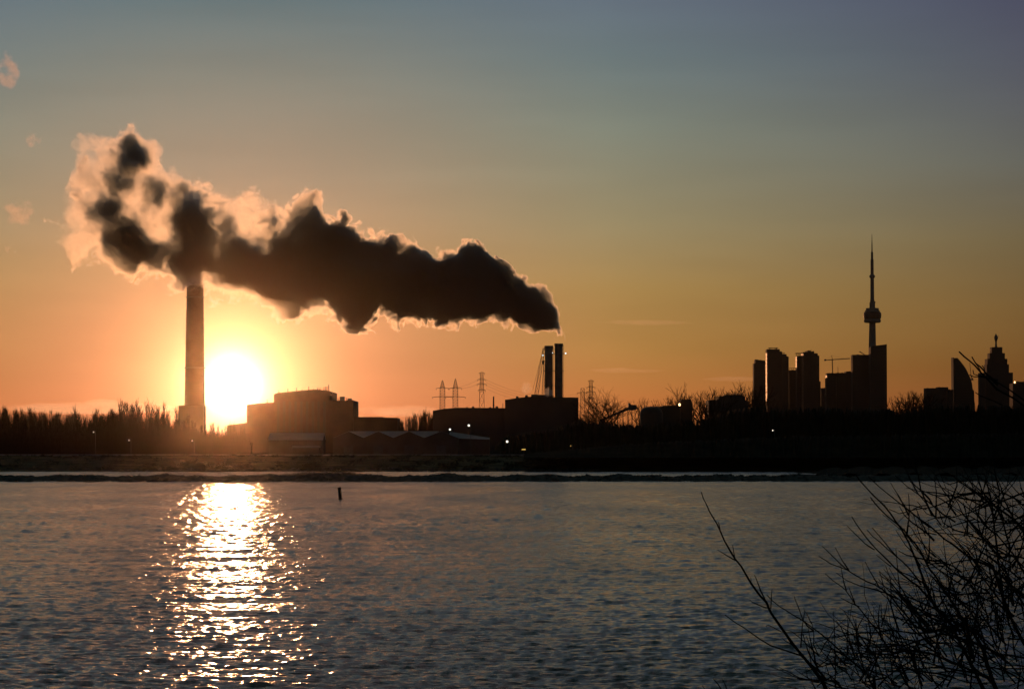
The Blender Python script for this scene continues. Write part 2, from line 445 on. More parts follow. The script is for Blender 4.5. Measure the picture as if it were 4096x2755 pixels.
for x_, y_ in ((1148, 1553), (1183, 1549), (1232, 1544), (1250, 1553), (1267, 1549), (1277, 1550), (1293, 1547), (1299, 1545), (1305, 1546), (1312, 1536), (1326, 1588), (1350, 1590), (1385, 1590), (1065, 1596), (1112, 1560), (1205, 1556)):
    mb = MB(); yb = np.interp(x_, [1040, 1093, 1095, 1264, 1318, 1320, 1414], [1612, 1609, 1577, 1557.5, 1564, 1601, 1601])
    mb.bar((xt(x_, D), D + 6, zt(yb + 1, D)), (xt(x_, D), D + 6, zt(y_, D)), .45, .3, 5); T.part('antenna', mb, M['steel'])
mb = MB(); mb.box(xt(1319, D), xt(1329, D), D - 2, D + 3, zt(1573, D), zt(1570, D)); mb.box(xt(1320, D), xt(1327, D), D - 2, D + 3, zt(1580, D), zt(1578.5, D)); T.part('walkway', mb, M['steel'])
for k in range(9):                 # tall window bays on the turbine hall front
    x0 = 1108 + k * 23
    mb = MB(); mb.box(xt(x0, D), xt(x0 + 10, D), D - .35, D + .4, GZ + 14, zt(1605, D)); T.part('window', mb, M['glass'])

# ------------------------------------------------------------------ salt sheds
D = 1700.0
T = Thing('long_storage_hall', 'long pale-roofed storage hall standing behind the row of gabled sheds', 'hall', (xt(1650, D), D, GZ))
hw = 16
def ridge_hall(T, x0, x1, yr, ye, D, hw, wm_, rm):
    zr, ze = zt(yr, D + hw), zt(ye, D)
    mb = MB(); mb.box(x0, x1, D, D + 2 * hw, gb, ze); T.part('wall', mb, wm_)
    mb = MB(); mb.add([(x0-.4, D-.6, ze), (x1+.4, D-.6, ze), (x1+.4, D+hw, zr), (x0-.4, D+hw, zr)], [(0,1,2,3)])
    mb.add([(x0-.4, D-.6, ze-.3), (x1+.4, D-.6, ze-.3), (x1+.4, D+hw, zr-.3), (x0-.4, D+hw, zr-.3)], [(3,2,1,0)])
    mb.add([(x0-.4, D+2*hw+.6, ze), (x1+.4, D+2*hw+.6, ze), (x1+.4, D+hw, zr), (x0-.4, D+hw, zr)], [(3,2,1,0)])
    T.part('roof', mb, rm)
    for x in (x0 + .01, x1 - .01):
        mb = MB(); mb.add([(x, D, ze), (x, D + 2*hw, ze), (x, D + hw, zr - .3)], [(0,1,2)]); T.part('gable_wall', mb, wm_)
ridge_hall(T, xt(1400, D), xt(1750, D), 1724, 1760, D, hw, M['shed'], M['roof'])
T = Thing('long_low_shed', 'low shed with a pale sloping roof under the station, left of the gabled row', 'shed', (xt(1180, D), D, GZ))
ridge_hall(T, xt(1075, D), xt(1290, D), 1731, 1758, D, 13, M['shed'], M['roof'])
T = Thing('annexe_shed', 'smallest pale-roofed lean-to shed in front of the low shed', 'shed', (xt(1220, D-60), D-60, GZ))
ridge_hall(T, xt(1170, D-60), xt(1275, D-60), 1782, 1789, D - 60, 5, M['shed'], M['roof'])
for i_, (xl, xp, xr_) in enumerate(((1332, 1394, 1453), (1453.5, 1513, 1573), (1573.5, 1636, 1696), (1696.5, 1765, 1832))):
    Dg = 1672.0
    lb = ['gabled dark shed at the left end of the gabled row', 'second gabled shed from the left in the row below the station annex',
          'third gabled shed from the left, below the bare trees', 'widest gabled shed at the right end of the row, its pale roof beside it'][i_]
    T = Thing('gabled_shed', lb, 'shed', (xt(xp, Dg), Dg, GZ), 'gabled sheds in a row')
    zp, ze = zt(1725, Dg), zt(1751, Dg); a_, b_, c_ = xt(xl, Dg), xt(xp, Dg), xt(xr_, Dg)
    mb = MB(); mb.prism([(a_, gb), (a_, ze), (b_, zp), (c_, ze), (c_, gb)], Dg, Dg + 27); T.part('wall', mb, M['shed'])
    mb = MB()
    mb.add([(a_, Dg-.5, ze+.15), (b_, Dg-.5, zp+.15), (b_, Dg+27, zp+.15), (a_, Dg+27, ze+.15)], [(0,1,2,3)])
    mb.add([(b_, Dg-.5, zp+.15), (c_, Dg-.5, ze+.15), (c_, Dg+27, ze+.15), (b_, Dg+27, zp+.15)], [(0,1,2,3)]); T.part('roof', mb, M['roof'])
    mb = MB(); mb.box(b_ - 3, b_ + 3, Dg - .12, Dg + .2, GZ, GZ + 6); T.part('door', mb, M['steel'])
T = Thing('receding_shed', 'long shed with a pale roof running down to the right of the gabled row', 'shed', (xt(1880, D), D, GZ))
x0, x1 = xt(1796, D), xt(1958, D)
mb = MB(); mb.prism([(x0, gb), (x0, zt(1752, D)), (x1, zt(1757, D)), (x1, gb)], D, D + 30); T.part('wall', mb, M['shed'])
mb = MB(); mb.add([(x0, D-.5, zt(1752, D)+.1), (x1, D-.5, zt(1757, D)+.1), (x1, D + 15, zt(1750, D+15)), (x0, D + 15, zt(1726, D+15))], [(0,1,2,3)])
mb.add([(x0, D+15, zt(1726, D+15)), (x1, D+15, zt(1750, D+15)), (x1, D+30, zt(1757, D)+.1), (x0, D+30, zt(1752, D)+.1)], [(0,1,2,3)]); T.part('roof', mb, M['roof'])

# ------------------------------------------------------------------ modern power plant with twin stacks
D = 2000.0
T = Thing('turbine_hall', 'long low flat-roofed hall left of the twin-stack block', 'hall', (xt(1870, D), D, GZ))
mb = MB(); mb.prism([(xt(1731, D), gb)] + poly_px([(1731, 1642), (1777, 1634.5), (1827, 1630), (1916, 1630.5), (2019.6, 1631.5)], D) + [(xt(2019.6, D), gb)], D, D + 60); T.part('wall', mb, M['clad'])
for x0, x1, y0 in ((1864, 1871, 1627), (1887, 1896, 1624.5), (1956, 1965, 1627), (1982, 1992, 1624)):
    mb = MB(); mb.box(xt(x0, D), xt(x1, D), D + 8, D + 10, zt(1633, D), zt(y0, D)); T.part('roof_vent', mb, M['steel'])
mb = MB(); mb.bar((xt(1973.5, D), D + 20, zt(1633, D)), (xt(1973.5, D), D + 20, zt(1583, D)), .75, .55, 8); T.part('vent_pipe', mb, M['steel'])
mb = MB(); mb.bar((xt(2011, D), D + 20, zt(1633, D)), (xt(2011, D), D + 20, zt(1611, D)), .25, .2, 5); T.part('mast', mb, M['steel'])
T = Thing('boiler_house', 'tallest flat-roofed plant block, carrying the twin stacks', 'power plant', (xt(2166, D), D, GZ))
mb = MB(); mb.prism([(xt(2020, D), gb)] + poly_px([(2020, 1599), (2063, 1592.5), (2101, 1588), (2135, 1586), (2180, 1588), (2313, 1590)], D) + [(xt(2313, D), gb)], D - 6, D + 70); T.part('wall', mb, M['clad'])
for x0, x1, y0 in ((2064, 2074, 1584.5), (2101, 2111, 1580), (2125, 2151, 1577), (2156, 2163, 1578), (2175, 2215, 1582)):
    mb = MB(); mb.box(xt(x0, D), xt(x1, D), D, D + 4, zt(1595, D), zt(y0, D)); T.part('roof_vent', mb, M['steel'])
for (x0, x1, yt_, lb, yo) in ((2180, 2213, 1380, 'slimmer-looking left stack of the close twin pair, beside the lattice boom', 14), (2220, 2253, 1371, 'right and slightly taller stack of the close twin pair, where the smoke begins', 14)):
    T = Thing('flue_stack', lb, 'chimney', (xt((x0+x1)/2, D), D + yo, zt(1590, D)), 'twin stacks')
    cx_, r_ = xt((x0 + x1) / 2, D), (xt(x1, D) - xt(x0, D)) / 2
    zb, zt_ = zt(1596, D), zt(yt_, D)
    mb = MB(); mb.lathe([(r_ * .97, zb), (r_ * .97, zt_ - .2), (r_ * .8, zt_ - .2)], cx_, D + yo, 28); T.part('shaft', mb, M['steel'], smooth=False)
    mb = MB(); mb.lathe([(r_ * 1.0, zt_ - 2.2), (r_ * 1.06, zt_ - 2.0), (r_ * 1.06, zt_), (r_ * .85, zt_)], cx_, D + yo, 28); T.part('rim', mb, M['steel'])
    for yy in (1395, 1412, 1481, 1540):
        mb = MB(); z_ = zt(yy, D); mb.lathe([(r_ * .98, z_ - .25), (r_ + (1.0 if yy in (1412, 1481) else .35), z_ - .2), (r_ + (1.0 if yy in (1412, 1481) else .35), z_ + .3), (r_ * .98, z_ + .35)], cx_, D + yo, 28); T.part('platform', mb, M['steel'])
    mb = MB(); mb.bar((cx_ + r_ + .4, D + yo, zb), (cx_ + r_ + .4, D + yo, zt_ - 1), .16, .16, 4); T.part('ladder', mb, M['steel'])
T = Thing('warning_lamp', 'bright white lamp at the top of the leaning lattice boom', 'lamp', at(2171, 1421, D + 8), 'stack warning lamps')
def lampball(T, p, r_, m, arm=None):
    mb = MB(); mb.lathe([(.01, p.z - r_), (r_*.7, p.z - r_*.7), (r_, p.z), (r_*.7, p.z + r_*.7), (.01, p.z + r_)], p.x, p.y, 10); T.part('lamp_or_glint', mb, m, smooth=True)
    if arm is not None:
        mb = MB(); mb.bar(arm, p, .12, .12, 4); T.part('bracket', mb, M['steel'])
p = at(2171, 1421, D + 8); lampball(T, p, .62, M['lampb'], p + Vector((1.6, 3, 0)))
T = Thing('warning_lamp', 'tiny white lamp between the tops of the twin stacks', 'lamp', at(2210, 1411, D + 8), 'stack warning lamps')
p = at(2210, 1411, D + 8); lampball(T, p, .36, M['lampb'], p + Vector((.8, 3, 0)))
T = Thing('warning_lamp', 'white lamp on the right side of the taller twin stack', 'lamp', at(2262.5, 1413, D + 14), 'stack warning lamps')
p = at(2262.5, 1413, D + 14); lampball(T, p, .60, M['lampb'], p + Vector((-2.2, 0, 0)))

def lattice(mb, pts, w, r_, n=None, taper=None):
    """square lattice boom along a -> b"""
    a, b = Vector(pts[0]), Vector(pts[1]); d = b - a; L = d.length; d.normalize()
    u = Vector((0, 1, 0)); u = (u - d * u.dot(d)).normalized(); v = d.cross(u)
    n = n or max(3, int(L / (w * 1.3)))
    w1 = taper if taper is not None else w
    def cor(i_, k):
        f_ = i_ / n; ww = w + (w1 - w) * f_; s1, s2 = ((-1,-1),(1,-1),(1,1),(-1,1))[k]
        return a + d * (L * f_) + u * (s1 * ww / 2) + v * (s2 * ww / 2)
    for k in range(4): mb.bar(cor(0, k), cor(n, k), r_, r_, 4)
    for i_ in range(n):
        for k in range(4):
            mb.bar(cor(i_, k), cor(i_ + 1, (k + 1) % 4), r_ * .6, r_ * .6, 3)
            mb.bar(cor(i_, (k + 1) % 4), cor(i_ + 1, k), r_ * .6, r_ * .6, 3)
            mb.bar(cor(i_, k), cor(i_, (k + 1) % 4), r_ * .6, r_ * .6, 3)
Dc = D - 2 + 8
T = Thing('lattice_crane', 'tall crawler crane with leaning lattice booms against the left twin stack', 'crane', at(2160, 1588, Dc))
mb = MB(); lattice(mb, (at(2146, 1582, Dc), at(2175, 1392, Dc)), 2.6, .17, taper=1.2); T.part('boom', mb, M['steel'])
mb = MB(); lattice(mb, (at(2172, 1582, Dc + 3), at(2179, 1440, Dc + 3)), 1.8, .15, taper=1.0); T.part('boom', mb, M['steel'])
mb = MB()
mb.bar(at(2177, 1388, Dc), at(2158, 1452, Dc), .12, .12, 3); mb.bar(at(2158, 1452, Dc), at(2131, 1560, Dc), .10, .10, 3); mb.bar(at(2158, 1452, Dc), at(2138, 1575, Dc), .10, .10, 3); mb.bar(at(2177, 1388, Dc), at(2168, 1575, Dc), .1, .1, 3)
T.part('cable', mb, M['steel'])
mb = MB(); mb.prism([(at(2166, 0, Dc).x, zt(1445, Dc)), (at(2176, 0, Dc).x, zt(1440, Dc)), (at(2175, 0, Dc).x, zt(1457, Dc)), (at(2168, 0, Dc).x, zt(1458, Dc))], Dc - 1, Dc + 1); T.part('boom_joint', mb, M['steel'])
mb = MB(); mb.box(xt(2135, Dc), xt(2180, Dc), Dc - 2, Dc + 5, zt(1592, Dc), zt(1579, Dc)); T.part('carriage', mb, M['steel'])

# ------------------------------------------------------------------ pylons
def pylon(x, ytop, ybase, D, kind, label):
    px = D / F; base = GZ; zt_ = zt(ytop, D); cx_ = xt(x, D)
    T = Thing('transmission_pylon', label, 'pylon', (cx_, D, base), 'high voltage pylons')
    mb = MB()
    def leg(z0, w0, z1, w1, n):
        for i_ in range(n):
            za, zb_ = z0 + (z1 - z0) * i_ / n, z0 + (z1 - z0) * (i_ + 1) / n
            wa, wb = w0 + (w1 - w0) * i_ / n, w0 + (w1 - w0) * (i_ + 1) / n
            ca = [(cx_ + s1 * wa / 2, D + s2 * wa / 2, za) for s1, s2 in ((-1,-1),(1,-1),(1,1),(-1,1))]
            cb = [(cx_ + s1 * wb / 2, D + s2 * wb / 2, zb_) for s1, s2 in ((-1,-1),(1,-1),(1,1),(-1,1))]
            for k in range(4):
                mb.bar(ca[k], cb[k], .17, .17, 4, False); mb.bar(ca[k], cb[(k+1) % 4], .10, .10, 3, False); mb.bar(ca[(k+1) % 4], cb[k], .10, .10, 3, False)
                mb.bar(cb[k], cb[(k+1) % 4], .10, .10, 3, False)
    arms = []
    if kind == 'wide':
        za = zt(1553, D); wb = 20 * px
        leg(base, wb * 1.15, zt(1634, D), wb, 4); leg(zt(1634, D), wb, za, wb * .95, 7); leg(za, wb * .95, zt_, .5, 5)
        arms = [(za, 26 * px), (zt(1588, D), 41 * px)]
    elif kind == 'flat':
        leg(base, 30 * px, zt(ytop + 75, D), 17 * px, 7); leg(zt(ytop + 75, D), 17 * px, zt_, 10 * px, 8)
        arms = [(zt_, 11 * px), (zt(ytop + 26, D), 17 * px), (zt(ytop + 45, D), 19 * px), (zt(ytop + 68, D), 15 * px)]
    elif kind == 'short':
        leg(base, 26 * px, zt_, 13 * px, 11)
        arms = [(zt(ytop + 19, D), 22 * px)]
    T.part('tower_frame', mb, M['galv'])
    for za, hw_ in arms:
        mb = MB()
        for sy in (-.7, .7):
            mb.bar((cx_ - hw_, D, za), (cx_, D + sy, za + .9), .12, .12, 3); mb.bar((cx_ + hw_, D, za), (cx_, D + sy, za + .9), .12, .12, 3)
            mb.bar((cx_ - hw_, D, za), (cx_ + hw_, D + sy * .2, za), .12, .12, 3)
        for q in range(-4, 5):
            if q: mb.bar((cx_ + hw_ * q / 4.5, D, za), (cx_ + hw_ * q / 4.5, D, za + .9 * (1 - abs(q) / 4.5)), .07, .07, 3)
        arm = T.part('crossarm', mb, M['galv'])
        for s1 in (-1, 1):
            mb = MB(); mb.bar((cx_ + s1 * hw_ * .96, D, za), (cx_ + s1 * hw_ * .96, D, za - 1.3), .16, .12, 5); T.part('insulator', mb, M['galv'])
pylon(1769.5, 1521, 1634, 2120, 'wide', 'left pylon of the close pair with wide pointed tops')
pylon(1821.5, 1515, 1634, 2080, 'wide', 'right pylon of the close pair with wide pointed tops')
pylon(1927, 1492, 1634, 2080, 'flat', 'flat-topped pylon standing alone behind the turbine hall')
pylon(2330.5, 1552, 1700, 2100, 'short', 'shorter pylon just right of the twin-stack block')
pylon(2364, 1523, 1700, 2060, 'flat', 'taller pylon between the plant block and the round bare tree')
mb = MB()
def wire(a, b, sag, n=14, r_=.05):
    pts = []
    for i_ in range(n + 1):
        f_ = i_ / n; p_ = a.lerp(b, f_); p_.z -= sag * 4 * f_ * (1 - f_); pts.append(p_)
    mb.tube(pts, [r_] * (n + 1), 3)
for sy in (0, 19, 36, 60): wire(at(1944, 1518 + sy * .6, 2080), at(2330, 1571 + sy * .4, 2100), 7)
for sy in (0, 22): wire(at(2380, 1549 + sy, 2060), at(2640, 1600 + sy * 2, 2300), 6)
for dx in (-24, 24): wire(at(1821 + dx, 1553, 2080), at(1927 + dx * .6, 1518, 2080), 1.5)
T = Thing('power_line', 'thin sagging wires strung between the pylons over the plant', 'power line', (xt(2100, 2080), 2080, 40))
T.part('wire', mb, M['galv'], kind='stuff')

# conveyor
D = 2050.0
T = Thing('inclined_conveyor', 'inclined covered conveyor rising to a head house on trestle legs', 'conveyor', at(2500, 1690, D))
mb = MB(); mb.prism(poly_px([(2405, 1684), (2405, 1676), (2513, 1628), (2524, 1622), (2524, 1636), (2460, 1662)], D), D, D + 4); T.part('gallery', mb, M['steel'])
mb = MB(); mb.prism(poly_px([(2513, 1640), (2513, 1612), (2520, 1611), (2523, 1618), (2541, 1619), (2548, 1625), (2547, 1637), (2532, 1641)], D), D - 1, D + 5); T.part('head_house', mb, M['steel'])
for x_ in (2445, 2470, 2492, 2512, 2528):
    yb = np.interp(x_, [2405, 2513], [1684, 1636]); mb = MB()
    mb.bar((xt(x_, D), D + 1, GZ), (xt(x_, D), D + 1, zt(yb, D)), .35, .3, 4); mb.bar((xt(x_ + 6, D), D + 3, GZ), (xt(x_, D), D + 3, zt(yb, D)), .3, .25, 4); T.part('leg', mb, M['steel'])

# ------------------------------------------------------------------ low buildings on the right
def block(name, label, cat, D, depth, pts, m, group=None, base=None):
    xs_ = [p[0] for p in pts]
    T = Thing(name, label, cat, (xt(sum(xs_)/len(xs_), D), D, GZ), group)
    b0 = gb if base is None else base
    mb = MB(); mb.prism([(xt(pts[0][0], D), b0)] + poly_px(pts, D) + [(xt(pts[-1][0], D), b0)], D, D + depth); T.part('wall', mb, m)
    return T
T = Thing('storage_tank', 'round-shouldered storage tank right of the conveyor', 'tank', (xt(2590, 2100), 2120, GZ))
mb = MB(); k = 2120 / F; cx_ = xt(2606, 2120); mb.lathe([(46*k, gb), (46*k, zt(1652, 2120)), (42*k, zt(1641, 2120)), (34*k, zt(1632, 2120)), (22*k, zt(1627, 2120)), (.1, zt(1625, 2120))], cx_, 2120, 36); T.part('shell', mb, M['clad'])
block('warehouse', 'long flat warehouse right of the storage tank', 'warehouse', 2150, 50, [(2606, 1626), (2652, 1625), (2654, 1621.5), (2700, 1621), (2722, 1621)], M['clad'])
T = block('switch_house', 'small square block rising over the flat warehouse, in front of bare trees', 'building', 2140, 30, [(2722.5, 1606), (2728, 1597), (2764, 1597), (2770, 1611)], M['brick'])
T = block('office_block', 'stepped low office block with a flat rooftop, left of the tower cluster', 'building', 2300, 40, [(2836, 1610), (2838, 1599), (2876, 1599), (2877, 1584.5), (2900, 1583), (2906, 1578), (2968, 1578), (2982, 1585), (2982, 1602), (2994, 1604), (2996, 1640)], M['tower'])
mb = MB(); D = 2300; mb.bar(at(2909, 1573.5, D + 5), at(2968, 1575.5, D + 5), .3, .3, 4); mb.bar(at(2935, 1580, D + 5), at(2935, 1574, D + 5), .4, .3, 4); T.part('rooftop_mast', mb, M['steel'])
mb = MB(); mb.box(xt(2713, 2135), xt(2721, 2135), 2132, 2134, zt(1623, 2135), zt(1613, 2135))
T = Thing('warehouse_sun_glint', 'glowing stand-in for an orange sun glint at the edge of the flat warehouse roof', 'lamp', at(2718, 1624, 2133))  # sun reflected in glass, imitated by a glowing body
p = at(2718, 1618, 2133); mb = MB(); mb.lathe([(.05, p.z - 1.1), (.7, p.z - .8), (.8, p.z), (.6, p.z + .8), (.05, p.z + 1.1)], p.x, p.y, 10)
M['glinto'] = emis('glint_orange', (1, .5, .2), 6.0); T.part('lamp_or_glint', mb, M['glinto'], smooth=True)  # emission stands in for reflected sunlight, no lamp here
mb = MB(); mb.bar(p + Vector((0, .3, -1)), p + Vector((0, .5, -4)), .15, .15, 4); T.part('post', mb, M['steel'])  # post added to carry the glowing glint

# ------------------------------------------------------------------ skyline towers
def strips(T, x, D0, D1, z0, z1, step=3.3, w=.5, name='balcony'):
    """storey-high slabs and glass on the side wall that faces the sun; x = side plane"""
    mb = MB(); z = z0
    while z < z1:
        mb.box(x - w, x, D0 + .3, D1 - .3, z, z + 1.0); z += step
    T.part(name, mb, M['slab'], kind='stuff')
    mb = MB(); z = z0 + 1.05
    while z < z1 - step:
        mb.box(x - .12, x, D0 + .6, D1 - .6, z, z + step - 1.1); z += step
    T.part('window_band', mb, M['glass'], kind='stuff')
def tower(label, D, segs, depth=28, side=None, cat='tower block', name='tower_block', front=True, group='downtown tower blocks'):
    """segs: (x0, x1, ytop) stepped boxes side by side"""
    T = Thing(name, label, cat, (xt((segs[0][0] + segs[-1][1]) / 2, D), D, GZ), group)
    for i_, (x0, x1, yt_) in enumerate(segs):
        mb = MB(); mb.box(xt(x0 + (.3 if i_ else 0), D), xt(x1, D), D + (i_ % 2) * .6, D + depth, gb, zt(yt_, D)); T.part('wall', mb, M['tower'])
    if front:
        mb = MB()
        for i_, (x0, x1, yt_) in enumerate(segs):
            z = GZ + 8; x0_, x1_ = xt(x0, D) + 1.2, xt(x1, D) - 1.2; yy = D + (i_ % 2) * .6
            if x1_ - x0_ < 3: continue
            while z < zt(yt_, D) - 4:
                mb.box(x0_, x1_, yy - .12, yy, z, z + 1.7); z += 3.6
        T.part('window_band', mb, M['glass'], kind='stuff')
    rt = random.Random(int(segs[0][0]))
    for (x0, x1, yt_) in segs:                    # rooftop plant
        w_ = x1 - x0
        if w_ < 8: continue
        for _q in range(2):
            a_ = x0 + w_ * rt.uniform(.08, .7); b_ = a_ + rt.uniform(2, 5); mb = MB()
            mb.box(xt(a_, D), xt(min(b_, x1 - 1), D), D + 3 + 9 * _q, D + 10 + 9 * _q, zt(yt_ + .5, D), zt(yt_ - rt.uniform(.8, 2.4), D)); T.part('roof_plant', mb, M['tower'])
        if rt.random() < .5:
            a_ = x0 + w_ * rt.uniform(.2, .8); mb = MB(); mb.bar(at(a_, yt_ + .5, D + 6), at(a_, yt_ - rt.uniform(3, 7), D + 6), .35, .2, 4); T.part('mast', mb, M['steel'])
    if side:
        xs_, ya, yb = side; strips(T, xt(xs_, D), D, D + depth, zt(yb, D), zt(ya, D))
    return T
SK = 6300.0
tower('narrow slab tower with a notched rounded top at the left end of the skyline', 5900, [(3016.7, 3022, 1453), (3022, 3036, 1438), (3036, 3050, 1440), (3050, 3063, 1442)], 30)
T = tower('broad stepped tower with a gleaming balcony edge, tallest of the left cluster', SK, [(3069.5, 3121, 1396), (3121, 3131, 1406), (3131, 3148, 1416), (3148, 3156.5, 1426)], 34, (3069.5, 1405, 1610))
mb = MB(); D = SK; mb.box(xt(3077, D), xt(3115, D), D + 2, D + 20, zt(1391.5, D), zt(1389.8, D)); mb.box(xt(3080, D), xt(3083, D), D + 3, D + 5, zt(1397, D), zt(1391.5, D)); mb.box(xt(3106, D), xt(3110, D), D + 3, D + 5, zt(1397, D), zt(1391.5, D)); T.part('crown_frame', mb, M['slab'])
mb = MB(); mb.box(xt(3131, D), xt(3142, D), D + 2, D + 12, zt(1411, D), zt(1409.6, D)); mb.box(xt(3137, D), xt(3139, D), D + 3, D + 5, zt(1417, D), zt(1411, D)); T.part('roof_canopy', mb, M['slab'])
T = tower('low connecting block with a rooftop trellis between the two tallest left towers', SK + 60, [(3157, 3188.5, 1480)], 30)
D = SK + 60; mb = MB(); mb.box(xt(3159, D), xt(3187, D), D + 2, D + 6, zt(1472.5, D), zt(1471, D))
for q in (3160, 3168, 3176, 3184): mb.box(xt(q, D), xt(q + 1.3, D), D + 2, D + 4, zt(1480.5, D), zt(1472.5, D))
T.part('trellis', mb, M['slab'])
T = tower('square tower with an open frame crown joined to the twin-topped tower', SK + 20, [(3189, 3214.5, 1423)], 30, (3189, 1424, 1470))
D = SK + 20; mb = MB(); mb.box(xt(3186, D), xt(3219, D), D - 1, D + 28, zt(1413.5, D), zt(1411.5, D))
for q in (3188, 3194, 3200, 3206, 3212): mb.box(xt(q, D), xt(q + 1.6, D), D + 1, D + 3, zt(1424, D), zt(1413.5, D))
T.part('crown_frame', mb, M['slab'])
T = tower('twin-topped tower with an amber-lit vertical strip down its left edge', SK - 30, [(3215, 3231, 1408), (3231, 3246, 1402), (3246, 3259, 1405), (3259, 3273, 1413), (3273, 3279, 1422), (3279, 3284, 1525)], 46, (3215, 1408, 1660))
D = SK - 30; mb = MB(); mb.bar(at(3244, 1403, D + 5), at(3244.5, 1396, D + 5), .8, .3, 5); T.part('mast', mb, M['steel'])
tower('short far block in the gap behind the small crane', SK + 300, [(3285, 3306, 1552)], 30)
T = tower('mid-height flat block with a glinting window column, under the tower crane', SK - 100, [(3311.5, 3344, 1492), (3345, 3386, 1491), (3386, 3412, 1485)], 40, (3311.5, 1495, 1640))
D = SK - 100; mb = MB(); mb.bar(at(3352, 1492, D + 5), at(3351.5, 1464.5, D + 5), .7, .4, 5); T.part('mast', mb, M['steel'])
strips(T, xt(3345, D) , D - 9, D, zt(1585, D), zt(1493, D), 3.6, .8, 'balcony')
mb = MB(); mb.box(xt(3345, D), xt(3352, D), D - 9, D - .02, gb, zt(1491.5, D)); T.part('stair_tower', mb, M['tower'])
T = tower('slim block edge with glinting balconies left of the mid-height flat block', SK - 160, [(3307, 3311, 1512)], 26, (3307, 1513, 1585), front=False)
T = Thing('tower_crane', 'small tower crane with a level jib above the mid-height flat block', 'crane', at(3330, 1492, SK))
D = SK - 60; mb = MB(); lattice(mb, (at(3330.5, 1492, D), at(3329, 1436, D)), 1.8, .32); T.part('mast', mb, M['steel'])
mb = MB(); lattice(mb, (at(3310, 1439.5, D), at(3400, 1433.5, D)), 1.5, .35); T.part('jib', mb, M['steel'])
mb = MB(); mb.box(xt(3298.6, D), xt(3307, D), D - 1.5, D + 1.5, zt(1443, D), zt(1436.5, D)); mb.bar(at(3306, 1439.5, D), at(3312, 1439.5, D), .8, .8, 4); T.part('counterweight', mb, M['steel'])
mb = MB(); mb.bar(at(3329, 1436, D), at(3326.5, 1421, D), .7, .4, 4); T.part('mast_head', mb, M['steel'])
mb = MB(); mb.bar(at(3326.5, 1421, D), at(3380, 1434.5, D), .13, .13, 3); mb.bar(at(3326.5, 1421, D), at(3303, 1438, D), .13, .13, 3); T.part('stay_cable', mb, M['steel'])
T = tower('flat-topped tower just left of the needle tower base', SK - 200, [(3412, 3480, 1418.5)], 30, cat='tower block')
D = SK - 200; mb = MB(); mb.bar(at(3438, 1405.5, D + 4), at(3459, 1418.5, D + 4), 1.2, .9, 4); T.part('rooftop_davit', mb, M['steel'])
T = Thing('tower_block', 'tallest dark slab, hiding the base of the needle tower', 'tower block', (xt(3517, SK - 260), SK - 260, GZ), 'downtown tower blocks')
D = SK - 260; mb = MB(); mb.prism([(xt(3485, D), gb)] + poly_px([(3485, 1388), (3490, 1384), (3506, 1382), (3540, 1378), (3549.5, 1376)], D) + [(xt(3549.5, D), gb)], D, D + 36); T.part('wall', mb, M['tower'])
mb = MB()
for q in range(70): 
    z_ = GZ + 8 + q * 3.6
    if z_ < zt(1394, D): mb.box(xt(3487, D), xt(3547, D), D - .15, D, z_, z_ + 1.8)
T.part('window_band', mb, M['glass'], kind='stuff')
block('low_podium', 'low dark podium at the foot of the tallest dark slab', 'building', 5600, 40, [(3549, 1660), (3566, 1661), (3567, 1668), (3580, 1670)], M['tower'])
tower('squat flat block with a sunlit glass edge right of the bare park trees', 5600, [(3705, 3753, 1552), (3753, 3795, 1548), (3796, 3815, 1558)], 30)
T = Thing('glass_stair_tower', 'narrow glass stair tower catching the sun on the squat flat block', 'building', at(3790, 1556, 5590))
D = 5588.0; mb = MB(); mb.box(xt(3789.5, D), xt(3794, D), D, D + 11, gb, zt(1556, D)); T.part('wall', mb, M['tower']); strips(T, xt(3789.5, D), D, D + 11, zt(1590, D), zt(1557, D), 3.4, .3)
# sail shaped tower
T = Thing('curved_tower', 'sail-shaped tower with a straight left side and a curving right side', 'tower block', (xt(3855, 6000), 6000, GZ), 'downtown tower blocks')
D = 6000.0
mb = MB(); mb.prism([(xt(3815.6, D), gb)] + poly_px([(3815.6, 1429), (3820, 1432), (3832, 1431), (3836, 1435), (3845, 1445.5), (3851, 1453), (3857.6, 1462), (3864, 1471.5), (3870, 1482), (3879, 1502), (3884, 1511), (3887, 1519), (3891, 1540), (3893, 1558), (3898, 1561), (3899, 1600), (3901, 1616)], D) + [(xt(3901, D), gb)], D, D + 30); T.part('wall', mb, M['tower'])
mb = MB()
for q in range(70):
    z_ = GZ + 8 + q * 3.6; yp = HOR - (z_ - CAMZ) / D * F
    if yp > 1445: mb.box(xt(3818, D), xt(np.interp(yp, [1440, 1462, 1482, 1519, 1558, 1700], [3838, 3856, 3868, 3885, 3891, 3895]), D), D - .15, D, z_, z_ + 1.8)
T.part('window_band', mb, M['glass'], kind='stuff')
mb = MB(); D = 6050; mb.bar(at(3884, 1503, D), at(3879, 1450, D), .7, .5, 4); mb.bar(at(3884, 1503, D), at(3893, 1522, D), 1.2, 1.2, 4)
T = Thing('derrick_crane', 'thin crane mast on the curved side of the sail-shaped tower', 'crane', at(3884, 1505, 6050)); T.part('mast', mb, M['steel'])
mb = MB(); mb.box(xt(3886, D), xt(3894, D), D - 3, D + 3, zt(1520, D), zt(1513, D)); T.part('cab', mb, M['steel'])
tower('narrow shaft of a tower between the sail-shaped and the stepped tower', 5900, [(3922.5, 3944, 1491)], 26)
T = tower('tower block wall just left of the stepped tower, edged with amber glints', 5950, [(3944.5, 3950, 1497)], 30, (3944.8, 1500, 1610), front=False)
